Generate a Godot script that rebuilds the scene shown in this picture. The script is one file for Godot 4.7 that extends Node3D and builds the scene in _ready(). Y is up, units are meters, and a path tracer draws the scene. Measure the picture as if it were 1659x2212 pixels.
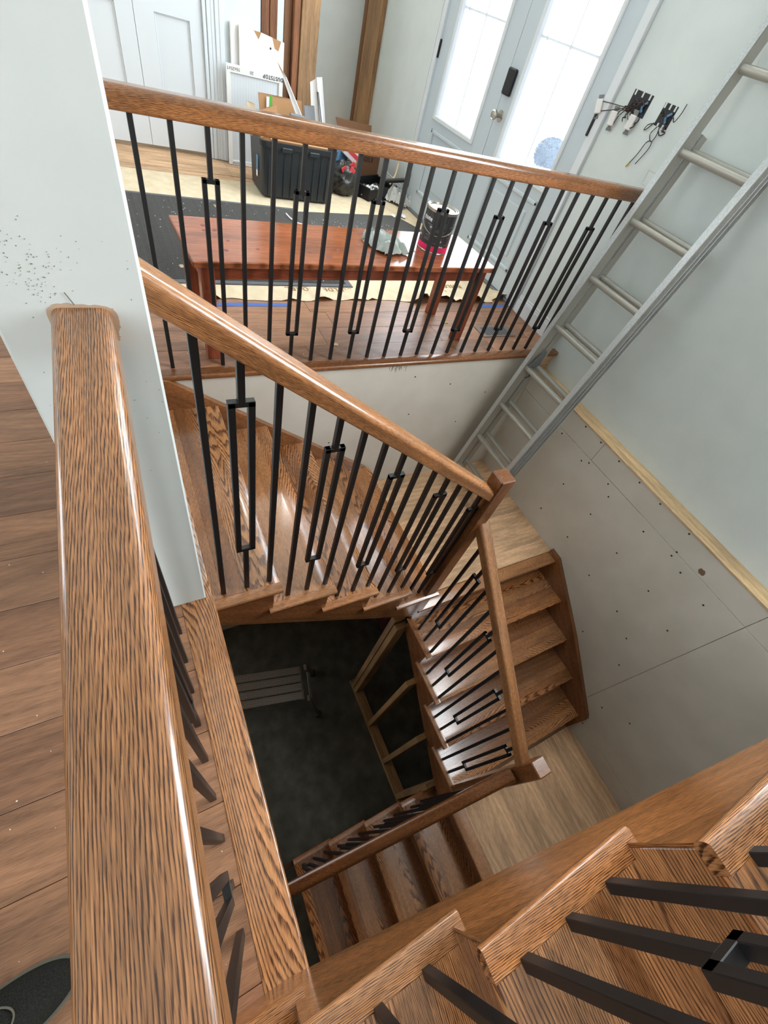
extends Node3D

var rng := RandomNumberGenerator.new()
var taken := {}
var M := {}

# ------------------------------------------------------------------ mesh builder
class MB:
	var v := PackedVector3Array()
	var n := PackedVector3Array()
	var t := PackedVector2Array()
	func tri(a: Vector3, b: Vector3, c: Vector3, na: Vector3, nb: Vector3, nc: Vector3, ua := Vector2.ZERO, ub := Vector2.ZERO, uc := Vector2.ZERO):
		if (c - a).cross(b - a).dot(na + nb + nc) < 0.0:
			v.append_array([a, c, b]); n.append_array([na, nc, nb]); t.append_array([ua, uc, ub])
		else:
			v.append_array([a, b, c]); n.append_array([na, nb, nc]); t.append_array([ua, ub, uc])
	func quad(a: Vector3, b: Vector3, c: Vector3, d: Vector3, nn: Vector3, ua := Vector2.ZERO, ub := Vector2.ZERO, uc := Vector2.ZERO, ud := Vector2.ZERO):
		tri(a, b, c, nn, nn, nn, ua, ub, uc); tri(a, c, d, nn, nn, nn, ua, uc, ud)
	func squad(a: Vector3, b: Vector3, c: Vector3, d: Vector3, na: Vector3, nb: Vector3, nc: Vector3, nd: Vector3, ua := Vector2.ZERO, ub := Vector2.ZERO, uc := Vector2.ZERO, ud := Vector2.ZERO):
		tri(a, b, c, na, nb, nc, ua, ub, uc); tri(a, c, d, na, nc, nd, ua, uc, ud)
	# chamfered box, centre c, axes in bs, size s, bevel b, grain along axis g
	func box(c: Vector3, s: Vector3, b := 0.0, bs := Basis.IDENTITY, g := 0, off := Vector2.ZERO):
		var h := s * 0.5
		b = min(b, min(h.x, min(h.y, h.z)) * 0.9)
		var uvf := func(p: Vector3, ax: int) -> Vector2:
			var o1 := (g + 1) % 3
			var o2 := (g + 2) % 3
			var u = p[o1] if ax == o2 else (p[o2] if ax == o1 else p[o1])
			var w = p[g] if ax != g else p[o2]
			if ax == o1: u += h[o1] * 2.0
			return Vector2(u / 0.3, w / 1.2) + off
		var P := func(i: int, j: int, k: int, ax: int) -> Vector3:
			var q := Vector3(i * (h.x - b), j * (h.y - b), k * (h.z - b))
			if ax == 0: q.x = i * h.x
			elif ax == 1: q.y = j * h.y
			else: q.z = k * h.z
			return q
		var put := func(ps: Array, nn: Vector3, ax: int):
			var w := []
			var uv := []
			for p in ps:
				w.append(c + bs * p); uv.append(uvf.call(p, ax))
			var wn := (bs * nn).normalized()
			tri(w[0], w[1], w[2], wn, wn, wn, uv[0], uv[1], uv[2])
			if ps.size() > 3: tri(w[0], w[2], w[3], wn, wn, wn, uv[0], uv[2], uv[3])
		for ax in 3:
			var a1 := (ax + 1) % 3
			var a2 := (ax + 2) % 3
			for sg in [-1, 1]:
				var ids := []
				for pq in [[-1, -1], [1, -1], [1, 1], [-1, 1]]:
					var id := [0, 0, 0]
					id[ax] = sg; id[a1] = pq[0]; id[a2] = pq[1]
					ids.append(P.call(id[0], id[1], id[2], ax))
				var nn := Vector3.ZERO
				nn[ax] = sg
				put.call(ids, nn, ax)
			if b > 0.0:
				for s1 in [-1, 1]:
					for s2 in [-1, 1]:
						var e := []
						for q in [[-1, a1], [1, a1], [1, a2], [-1, a2]]:
							var id := [0, 0, 0]
							id[ax] = q[0]; id[a1] = s1; id[a2] = s2
							e.append(P.call(id[0], id[1], id[2], q[1]))
						var nn := Vector3.ZERO
						nn[a1] = s1; nn[a2] = s2
						put.call(e, nn, a1)
		if b > 0.0:
			for i in [-1, 1]:
				for j in [-1, 1]:
					for k in [-1, 1]:
						put.call([P.call(i, j, k, 0), P.call(i, j, k, 1), P.call(i, j, k, 2)], Vector3(i, j, k), 1)
	# box from min corner to max corner
	func span(a: Vector3, e: Vector3, b := 0.0, g := 0, off := Vector2.ZERO):
		box((a + e) * 0.5, (e - a).abs(), b, Basis.IDENTITY, g, off)
	# beam between two points, w along side, d along the third axis
	func beam(a: Vector3, e: Vector3, w: float, d: float, side: Vector3, b := 0.0, off := Vector2.ZERO):
		var x := (e - a).normalized()
		var z := side.slide(x).normalized()
		box((a + e) * 0.5, Vector3((e - a).length(), d, w), b, Basis(x, z.cross(x), z), 0, off)
	# polygon in the plane of tr.x, tr.y extruded along tr.z by depth
	func prism(poly: PackedVector2Array, tr: Transform3D, depth: float, gdir := Vector2(1, 0), off := Vector2.ZERO):
		var ids := Geometry2D.triangulate_polygon(poly)
		var gp := Vector2(-gdir.y, gdir.x)
		var z := tr.basis.z
		for s in [0.0, 1.0]:
			for i in range(0, ids.size(), 3):
				var w := []
				var uv := []
				for k in 3:
					var p := poly[ids[i + k]]
					w.append(tr * Vector3(p.x, p.y, s * depth)); uv.append(Vector2(p.dot(gp) / 0.3, p.dot(gdir) / 1.2) + off)
				var nn: Vector3 = z * (s * 2.0 - 1.0)
				tri(w[0], w[1], w[2], nn, nn, nn, uv[0], uv[1], uv[2])
		var area := 0.0
		for i in poly.size(): area += poly[i].cross(poly[(i + 1) % poly.size()])
		for i in poly.size():
			var p := poly[i]
			var q := poly[(i + 1) % poly.size()]
			var d := (q - p).normalized()
			var nn := tr.basis * (Vector3(d.y, -d.x, 0) * (1.0 if area > 0 else -1.0))
			quad(tr * Vector3(p.x, p.y, 0), tr * Vector3(q.x, q.y, 0), tr * Vector3(q.x, q.y, depth), tr * Vector3(p.x, p.y, depth), nn,
				Vector2(0, p.dot(gdir) / 1.2) + off, Vector2(0, q.dot(gdir) / 1.2) + off, Vector2(depth / 0.3, q.dot(gdir) / 1.2) + off, Vector2(depth / 0.3, p.dot(gdir) / 1.2) + off)
	# profile (points, normals) swept from a to e, with right r and up u; ends are cut in the plane of r and u
	func sweep(prof: Array, a: Vector3, e: Vector3, r: Vector3, u: Vector3, off := Vector2.ZERO):
		var pts: Array = prof[0]
		var nrm: Array = prof[1]
		var L := (e - a).length() / 1.2
		var d := (e - a).normalized()
		var ur := u.slide(d).normalized()
		var arc := 0.0
		for i in pts.size():
			var j := (i + 1) % pts.size()
			var p: Vector2 = pts[i]
			var q: Vector2 = pts[j]
			var np: Vector3 = (r * nrm[i].x + ur * nrm[i].y).normalized()
			var nq: Vector3 = (r * nrm[j].x + ur * nrm[j].y).normalized()
			var nx := arc + p.distance_to(q) / 0.3
			var ap := a + r * p.x + u * p.y
			var aq := a + r * q.x + u * q.y
			var w := e - a
			squad(ap, aq, aq + w, ap + w, np, nq, nq, np, Vector2(arc, 0) + off, Vector2(nx, 0) + off, Vector2(nx, L) + off, Vector2(arc, L) + off)
			arc = nx
		var poly := PackedVector2Array(pts)
		var ids := Geometry2D.triangulate_polygon(poly)
		for s in [[a, -1.0], [e, 1.0]]:
			var nn: Vector3 = r.cross(u) * s[1] * (1.0 if r.cross(u).dot(d) > 0 else -1.0)
			for i in range(0, ids.size(), 3):
				var w := []
				for k in 3: w.append(s[0] + r * poly[ids[i + k]].x + u * poly[ids[i + k]].y)
				tri(w[0], w[1], w[2], nn, nn, nn, poly[ids[i]], poly[ids[i + 1]], poly[ids[i + 2]])
	func tube(path: Array, rad: float, seg := 8):
		var last := []
		for i in path.size():
			var p: Vector3 = path[i]
			var d: Vector3 = ((path[min(i + 1, path.size() - 1)] as Vector3) - (path[max(i - 1, 0)] as Vector3)).normalized()
			var x := d.cross(Vector3.UP if abs(d.y) < 0.9 else Vector3.RIGHT).normalized()
			var y := d.cross(x)
			var ring := []
			for k in seg:
				var a := TAU * k / seg
				var o := x * cos(a) + y * sin(a)
				ring.append([p + o * rad, o])
			if i > 0:
				for k in seg:
					var l := (k + 1) % seg
					squad(last[k][0], last[l][0], ring[l][0], ring[k][0], last[k][1], last[l][1], ring[l][1], ring[k][1])
			if i == 0 or i == path.size() - 1:
				var nn := d * (-1.0 if i == 0 else 1.0)
				for k in seg: tri(p, ring[k][0], ring[(k + 1) % seg][0], nn, nn, nn)
			last = ring
	# profile (radius, height) turned round axis ax from c
	func lathe(prof: Array, c: Vector3, ax := Vector3.UP, seg := 28, wrap := 1.0):
		var x := ax.cross(Vector3.FORWARD if abs(ax.z) < 0.9 else Vector3.RIGHT).normalized()
		var z := x.cross(ax)
		for i in prof.size() - 1:
			var p: Vector2 = prof[i]
			var q: Vector2 = prof[i + 1]
			var dn := Vector2(q.y - p.y, p.x - q.x).normalized()
			for k in seg:
				var w := []
				for kk in [k, k + 1]:
					var a: float = TAU * kk / seg
					var o: Vector3 = x * cos(a) + z * sin(a)
					w.append([c + o * p.x + ax * p.y, c + o * q.x + ax * q.y, o * dn.x + ax * dn.y, float(kk) / seg * wrap])
				squad(w[0][0], w[1][0], w[1][1], w[0][1], w[0][2], w[1][2], w[1][2], w[0][2], Vector2(w[0][3], 1.0 - float(i) / (prof.size() - 1)), Vector2(w[1][3], 1.0 - float(i) / (prof.size() - 1)), Vector2(w[1][3], 1.0 - float(i + 1) / (prof.size() - 1)), Vector2(w[0][3], 1.0 - float(i + 1) / (prof.size() - 1)))
	# smooth grid from f(u, v) in 0..1
	func grid(f: Callable, nu: int, nv: int, closed := false):
		var P := []
		for i in nu + 1:
			var row := []
			for j in nv + 1: row.append(f.call(float(i) / nu, float(j) / nv))
			P.append(row)
		var N := func(i: int, j: int) -> Vector3:
			var i0: int = (i - 1 + nu) % nu if closed else max(i - 1, 0)
			var i1: int = (i + 1) % nu if closed else min(i + 1, nu)
			var d: Vector3 = (P[i1][j] - P[i0][j]).cross(P[i][min(j + 1, nv)] - P[i][max(j - 1, 0)])
			return d.normalized() if d.length() > 1e-12 else Vector3.UP
		for i in nu:
			for j in nv:
				var a: Vector3 = P[i][j]
				var b: Vector3 = P[i + 1][j]
				var c: Vector3 = P[i + 1][j + 1]
				var d: Vector3 = P[i][j + 1]
				var i2 := (i + 1) % nu if closed else i + 1
				squad(a, b, c, d, N.call(i, j), N.call(i2, j), N.call(i2, j + 1), N.call(i, j + 1), Vector2(float(i) / nu, float(j) / nv), Vector2(float(i + 1) / nu, float(j) / nv), Vector2(float(i + 1) / nu, float(j + 1) / nv), Vector2(float(i) / nu, float(j + 1) / nv))
	func mesh() -> ArrayMesh:
		var a := []
		a.resize(Mesh.ARRAY_MAX)
		a[Mesh.ARRAY_VERTEX] = v; a[Mesh.ARRAY_NORMAL] = n; a[Mesh.ARRAY_TEX_UV] = t
		var m := ArrayMesh.new()
		m.add_surface_from_arrays(Mesh.PRIMITIVE_TRIANGLES, a)
		return m

# ------------------------------------------------------------------ scene helpers
func numbered(parent: Node, called: String) -> String:
	var key := str(parent.get_instance_id()) + called
	taken[key] = taken.get(key, -1) + 1
	return called if taken[key] == 0 else "%s_%03d" % [called, taken[key]]

func tag(o: Node, label: String, category: String, group := "", kind := "") -> Node:
	o.set_meta("label", label); o.set_meta("category", category)
	if group: o.set_meta("group", group)
	if kind: o.set_meta("kind", kind)
	return o

func thing(called: String, label: String, category: String, group := "", at := Vector3.ZERO, kind := "") -> Node3D:
	var o := Node3D.new()
	o.name = numbered(self, called); add_child(o, true); o.position = at
	tag(o, label, category, group, kind)
	return o

# one named mesh under parent; the builder's points are in world axes, moved to the parent's place
func part(called: String, b: MB, mat: Material, parent: Node3D, label := "") -> MeshInstance3D:
	var o := MeshInstance3D.new()
	o.name = numbered(parent, called)
	var m := b.mesh()
	m.surface_set_material(0, mat)
	o.mesh = m
	o.cast_shadow = GeometryInstance3D.SHADOW_CASTING_SETTING_ON
	parent.add_child(o, true)
	if parent != self and parent.global_position != Vector3.ZERO:
		o.global_position = Vector3.ZERO
	if label: o.set_meta("label", label)
	return o

func solo(called: String, b: MB, mat: Material, label: String, category: String, group := "", kind := "") -> MeshInstance3D:
	var o := part(called, b, mat, self)
	tag(o, label, category, group, kind)
	return o

func ro() -> Vector2:
	return Vector2(rng.randf(), rng.randf())

func board(called: String, a: Vector3, e: Vector3, bev: float, g: int, mat: Material, parent: Node3D, label := "") -> MeshInstance3D:
	var b := MB.new()
	b.span(a, e, bev, g, Vector2(rng.randf_range(0.0, 1.0), rng.randf()))
	return part(called, b, mat, parent, label)

# slab in a plane pierced by rectangles: axis ax is the thin one, holes as [u0, v0, u1, v1] along the other two
func pierced(a: Vector3, e: Vector3, ax: int, holes: Array) -> MB:
	var b := MB.new()
	var u := (ax + 1) % 3
	var w := (ax + 2) % 3
	var us := [a[u], e[u]]
	var ws := [a[w], e[w]]
	for h in holes:
		us.append_array([h[0], h[2]]); ws.append_array([h[1], h[3]])
	us.sort(); ws.sort()
	for i in us.size() - 1:
		for j in ws.size() - 1:
			if us[i + 1] - us[i] < 1e-5 or ws[j + 1] - ws[j] < 1e-5: continue
			var cu: float = (us[i] + us[i + 1]) * 0.5
			var cw: float = (ws[j] + ws[j + 1]) * 0.5
			var open := false
			for h in holes:
				if cu > h[0] and cu < h[2] and cw > h[1] and cw < h[3]: open = true
			if open: continue
			var p := a
			var q := e
			p[u] = us[i]; q[u] = us[i + 1]; p[w] = ws[j]; q[w] = ws[j + 1]
			b.span(p, q)
	return b

func rrprof(w: float, h: float, rt: float, rb: float, seg := 5) -> Array:
	var pts := []
	var nr := []
	for c in [[w / 2 - rt, -rt, rt, 0.0], [-w / 2 + rt, -rt, rt, 90.0], [-w / 2 + rb, -h + rb, rb, 180.0], [w / 2 - rb, -h + rb, rb, 270.0]]:
		for k in seg + 1:
			var a := deg_to_rad(c[3] + 90.0 * k / seg)
			pts.append(Vector2(c[0] + cos(a) * c[2], c[1] + sin(a) * c[2])); nr.append(Vector2(cos(a), sin(a)))
	return [pts, nr]

func mat(c: Color, rough := 0.6, metal := 0.0, tex: Texture2D = null, spec := 0.5) -> StandardMaterial3D:
	var m := StandardMaterial3D.new()
	m.albedo_color = c; m.roughness = rough; m.metallic = metal; m.metallic_specular = spec
	if tex: m.albedo_texture = tex
	return m

func hexc(r: int, g: int, b: int) -> Color:
	return Color(r / 255.0, g / 255.0, b / 255.0)

# ------------------------------------------------------------------ textures
func wood_image(w: int, h: int, light: Color, dark: Color, ring: float, strength: float, pores: float, sd: int, taper := 0.1, flat_sawn := true) -> ImageTexture:
	var a := FastNoiseLite.new()
	a.seed = sd; a.noise_type = FastNoiseLite.TYPE_SIMPLEX; a.frequency = 1.0; a.fractal_type = FastNoiseLite.FRACTAL_NONE
	var data := PackedByteArray()
	data.resize(w * h * 3)
	var val := func(u: float, v: float) -> Vector2:
		var n1: float = a.get_noise_2d(u * 4.0, v * 0.9)
		var n2: float = a.get_noise_2d(u * 26.0 + 50.0, v * 3.0)
		var n3: float = a.get_noise_2d(u * 90.0 + 20.0, v * 16.0)
		var x: float = u - 0.15 - 0.035 * n1
		var r: float = (sqrt(x * x + 0.0012) + 0.0022 * n2 if flat_sawn else u + 0.01 * n1 + 0.0016 * n2) - taper * v + 0.0005 * n3
		var f: float = fposmod(r / ring, 1.0)
		var early: float = smoothstep(0.0, 0.14, f) * (1.0 - smoothstep(0.18, 0.62, f))
		var p: float = a.get_noise_2d(u * 900.0, v * 30.0)
		var fb: float = a.get_noise_2d(u * 330.0 + 5.0, v * 15.0)
		var k: float = strength * early * clampf(0.72 + 0.6 * fb + 0.25 * p, 0.1, 1.15) + pores * smoothstep(0.15, 0.7, p) * (0.35 + 0.65 * early)
		return Vector2(k, 0.09 * fb + 0.1 * n1 + 0.07 * n2)
	var i := 0
	for y in h:
		var v := 1.2 * y / h
		var s := smoothstep(0.86, 1.0, float(y) / h)
		for x in w:
			var u := 0.3 * x / w
			var r: Vector2 = val.call(u, v)
			if s > 0.0: r = r.lerp(val.call(u, v - 1.2), s)
			var c := light.lerp(dark, clampf(r.x, 0.0, 1.0))
			var g := 1.0 + r.y
			data[i] = int(clampf(c.r * g, 0.0, 1.0) * 255.0); data[i + 1] = int(clampf(c.g * g, 0.0, 1.0) * 255.0); data[i + 2] = int(clampf(c.b * g, 0.0, 1.0) * 255.0)
			i += 3
	var im := Image.create_from_data(w, h, false, Image.FORMAT_RGB8, data)
	im.generate_mipmaps()
	return ImageTexture.create_from_image(im)

func noise_tex(lo: Color, hi: Color, freq: float, sd: int, size := 512, cut := 0.0) -> NoiseTexture2D:
	var n := FastNoiseLite.new()
	n.seed = sd; n.frequency = freq; n.noise_type = FastNoiseLite.TYPE_SIMPLEX; n.fractal_octaves = 4
	var t := NoiseTexture2D.new()
	t.width = size; t.height = size; t.seamless = true; t.noise = n
	var g := Gradient.new()
	g.set_color(0, lo); g.set_color(1, hi)
	if cut > 0.0: g.set_offset(0, cut)
	t.color_ramp = g
	return t

func tri(m: StandardMaterial3D, s: float) -> StandardMaterial3D:
	m.uv1_triplanar = true; m.uv1_world_triplanar = true; m.uv1_scale = Vector3(s, s, s)
	return m

func varnish(m: StandardMaterial3D) -> StandardMaterial3D:
	m.clearcoat_enabled = true; m.clearcoat = 0.5; m.clearcoat_roughness = 0.12
	return m

func make_materials():
	var oak := wood_image(1024, 1280, hexc(180, 126, 81), hexc(64, 36, 20), 0.0072, 0.9, 0.65, 11, 0.078)
	var oak_s := wood_image(1024, 1280, hexc(180, 126, 81), hexc(64, 36, 20), 0.0028, 0.95, 0.75, 12, 0.056, false)
	for k in [["oak", Color(1, 1, 1)], ["oak_a", Color(0.9, 0.86, 0.82)], ["oak_b", Color(1.0, 0.96, 0.9)], ["oak_dark", Color(0.8, 0.74, 0.68)]]:
		M[k[0]] = varnish(mat(k[1], 0.26, 0.0, oak_s))
		M[k[0] + "_flat"] = varnish(mat(k[1], 0.24, 0.0, oak))
	var pk := wood_image(384, 768, hexc(172, 134, 106), hexc(112, 80, 60), 0.02, 0.22, 0.3, 5, 0.0667)
	M.planks = []
	for c in [Color(0.86, 0.81, 0.77), Color(0.82, 0.76, 0.72), Color(0.89, 0.83, 0.78), Color(0.79, 0.73, 0.69), Color(0.85, 0.78, 0.74)]:
		M.planks.append(mat(c, 0.36, 0.0, pk))
	M.ply = mat(hexc(240, 220, 206), 0.8, 0.0, wood_image(256, 512, hexc(222, 198, 166), hexc(186, 158, 126), 0.02, 0.3, 0.2, 21, 0.12))
	M.pine = mat(hexc(252, 248, 240), 0.7, 0.0, wood_image(256, 512, hexc(218, 184, 140), hexc(164, 122, 82), 0.012, 0.35, 0.1, 31, 0.06))
	M.raw = mat(hexc(255, 244, 226), 0.8, 0.0, M.ply.albedo_texture)
	M.stud_brown = mat(hexc(150, 116, 100), 0.7, 0.0, M.pine.albedo_texture)
	M.old_pine = mat(hexc(184, 170, 160), 0.75, 0.0, M.pine.albedo_texture)
	M.wall = tri(mat(Color(1, 1, 1), 0.75, 0.0, noise_tex(hexc(206, 214, 212), hexc(213, 220, 218), 0.012, 3)), 0.6)
	M.wall_low = tri(mat(Color(1, 1, 1), 0.8, 0.0, noise_tex(hexc(200, 194, 182), hexc(210, 205, 194), 0.01, 4)), 0.5)
	M.wall_stair = M.wall_low
	M.ceiling = mat(hexc(228, 228, 224), 0.8)
	M.white = mat(hexc(214, 219, 222), 0.45)
	M.door = mat(hexc(190, 200, 206), 0.4)
	M.bead = mat(hexc(236, 238, 238), 0.5)
	M.iron = mat(hexc(20, 19, 20), 0.45, 0.0)
	M.black = mat(hexc(18, 18, 20), 0.5)
	M.tote = mat(hexc(34, 40, 44), 0.42)
	M.rug = tri(mat(Color(1, 1, 1), 0.95, 0.0, noise_tex(hexc(44, 43, 42), hexc(128, 126, 122), 0.2, 6), 0.1), 2.5)
	M.rug_border = mat(hexc(96, 96, 98), 0.9)
	M.paper = tri(mat(Color(1, 1, 1), 0.85, 0.0, noise_tex(hexc(208, 188, 154), hexc(224, 206, 176), 0.02, 8)), 0.8)
	M.paper_edge = mat(hexc(150, 118, 82), 0.9)
	M.cardboard = mat(hexc(178, 134, 92), 0.85)
	M.cardboard_dark = mat(hexc(120, 84, 58), 0.85)
	M.paint_white = mat(hexc(238, 238, 238), 0.6)
	M.paper_white = mat(hexc(232, 230, 226), 0.75)
	M.grey = mat(hexc(120, 122, 124), 0.6)
	M.alu = tri(mat(Color(1, 1, 1), 0.32, 0.35, noise_tex(hexc(178, 182, 182), hexc(208, 212, 212), 0.05, 12)), 3.0)
	M.alu_dark = mat(hexc(128, 132, 134), 0.5, 0.6)
	M.steel = mat(hexc(176, 170, 160), 0.3, 0.9)
	M.bench = mat(Color(1.0, 0.62, 0.5), 0.16, 0.0, M.pine.albedo_texture)
	M.bench.albedo_color = hexc(184, 128, 112)
	M.bench_leg = mat(hexc(158, 98, 90), 0.3, 0.0, M.pine.albedo_texture)
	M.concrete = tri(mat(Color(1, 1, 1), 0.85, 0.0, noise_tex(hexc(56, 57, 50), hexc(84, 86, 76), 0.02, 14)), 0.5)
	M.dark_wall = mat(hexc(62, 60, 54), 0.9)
	M.blue_tape = mat(hexc(62, 104, 178), 0.6)
	M.rag = mat(hexc(178, 186, 180), 0.9)
	M.bag = mat(hexc(54, 52, 48), 0.3)
	M.plastic = mat(hexc(206, 208, 206), 0.3)
	M.pink = mat(hexc(226, 38, 96), 0.4)
	M.red = mat(hexc(200, 50, 56), 0.5)
	M.wire_black = mat(hexc(28, 26, 26), 0.5)
	M.wire_brown = mat(hexc(70, 48, 44), 0.6)
	M.wire_blue = mat(hexc(84, 126, 160), 0.5)
	M.yellow = mat(hexc(196, 176, 74), 0.5)
	M.scuff = mat(hexc(128, 130, 124), 0.9)
	M.hole = mat(hexc(44, 38, 34), 0.9)
	M.gypsum = mat(hexc(186, 162, 138), 0.95)
	M.gypsum_dark = mat(hexc(120, 96, 78), 0.95)
	M.shoe = tri(mat(Color(1, 1, 1), 0.9, 0.0, noise_tex(hexc(26, 27, 26), hexc(62, 61, 56), 0.06, 17), 0.1), 9.0)
	M.shoe_edge = mat(hexc(104, 100, 88), 0.9)
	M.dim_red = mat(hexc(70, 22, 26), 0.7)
	M.snow = mat(hexc(240, 243, 248), 0.8)
	M.glass = mat(Color(0.95, 0.97, 1.0, 0.08), 0.02)
	M.glass.transparency = BaseMaterial3D.TRANSPARENCY_ALPHA
	M.muntin = mat(hexc(226, 230, 232), 0.4)
	M.alu_web = mat(hexc(176, 174, 165), 0.4, 0.3)
	M.alu_dull = tri(mat(Color(1, 1, 1), 0.6, 0.2, noise_tex(hexc(92, 88, 80), hexc(130, 126, 116), 0.05, 15)), 3.0)
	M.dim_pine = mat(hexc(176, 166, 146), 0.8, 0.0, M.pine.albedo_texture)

# ------------------------------------------------------------------ measured plan (metres; entry floor y = 0)
const XR := 2.598      # upper right wall
const XL := 2.4875     # lower right wall, below the ledge
const L1 := -1.0712    # first landing
const L2 := -2.07      # second landing
const BASE := -3.02    # basement floor
const ZM := -1.773     # nosing of the entry floor
const TOP := 4.7

func c_n(k: int) -> float: return 0.2916 + 0.2476 * (k - 1)
func c_y(k: int) -> float: return -0.170 * k
func d_n(k: int) -> float: return -0.7008 + 0.2476 * k
func d_y(k: int) -> float: return L1 - 0.195 * k
func e_n(k: int) -> float: return 1.24 - 0.2545 * k
func e_y(k: int) -> float: return L2 - 0.19 * k
func b_n(k: int) -> float: return 0.229 + 0.2549 * (k - 3)
func b_y(k: int) -> float: return 0.19 * k

func _ready():
	rng.seed = 7
	# camera, sky and exposure
	var cam := Camera3D.new()
	cam.name = "camera"
	cam.keep_aspect = Camera3D.KEEP_HEIGHT
	cam.fov = rad_to_deg(2.0 * atan(1106.0 / 908.682))
	cam.near = 0.02; cam.far = 100.0
	add_child(cam)
	cam.transform = Transform3D(Basis(Vector3(0.87755977, 0.23375561, 0.41862533), Vector3(0.20730428, 0.60229642, -0.77088518), Vector3(-0.43233527, 0.76328065, 0.48009257)).orthonormalized(), Vector3(0, 1.3, 0))
	cam.current = true
	var we := WorldEnvironment.new()
	we.name = "world_environment"
	var env := Environment.new()
	var sky := Sky.new()
	var sm := ProceduralSkyMaterial.new()
	sm.sky_top_color = hexc(222, 232, 246); sm.sky_horizon_color = hexc(244, 247, 250)
	sm.ground_bottom_color = hexc(226, 230, 236); sm.ground_horizon_color = hexc(240, 243, 247)
	sm.sun_angle_max = 1.0
	sky.sky_material = sm
	env.background_mode = Environment.BG_SKY
	env.sky = sky
	env.background_energy_multiplier = 2.6
	env.tonemap_mode = Environment.TONE_MAPPER_LINEAR
	env.tonemap_exposure = 1.2
	env.sdfgi_enabled = true; env.ssao_enabled = true; env.ssil_enabled = true
	we.environment = env
	add_child(we)
	# daylight through the windows that stand outside the frame and through the front doors
	daylight("window_light_stair", Vector3(XR - 0.03, 1.725, -0.125), Vector2(1.2, 1.5), Vector3(-1, 0, 0), 9.0, Color(0.97, 0.99, 1.0))
	daylight("window_light_transom", Vector3(XR - 0.03, 2.75, -3.34), Vector2(1.7, 0.8), Vector3(-1, 0, 0), 6.0, Color(0.93, 0.97, 1.0))
	daylight("window_light_doors", Vector3(XR - 0.06, 1.45, -3.34), Vector2(1.5, 1.4), Vector3(-1, 0, 0), 4.0, Color(0.92, 0.97, 1.0))
	daylight("window_light_room", Vector3(-1.6, 1.7, 3.45), Vector2(2.8, 1.8), Vector3(0, 0, -1), 6.3, Color(0.98, 0.99, 1.0))
	daylight("window_light_left", Vector3(-3.94, 1.6, -3.4), Vector2(1.6, 1.5), Vector3(1, 0, 0), 4.0, Color(0.96, 0.98, 1.0))
	make_materials()
	build_lamp()
	build_shell()
	build_floors()
	build_stairs()
	build_railings()
	build_doors()
	build_ladder()
	build_hall_things()
	build_wires()
	build_basement()
	build_small_things()

func daylight(called: String, at: Vector3, size: Vector2, towards: Vector3, energy: float, c: Color):
	var l := AreaLight3D.new()
	l.name = called
	l.area_size = size
	l.light_energy = energy; l.light_color = c; l.shadow_enabled = true
	l.area_range = 20.0; l.area_attenuation = 2.0
	add_child(l)
	l.look_at_from_position(at, at + towards, Vector3.UP)

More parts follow.
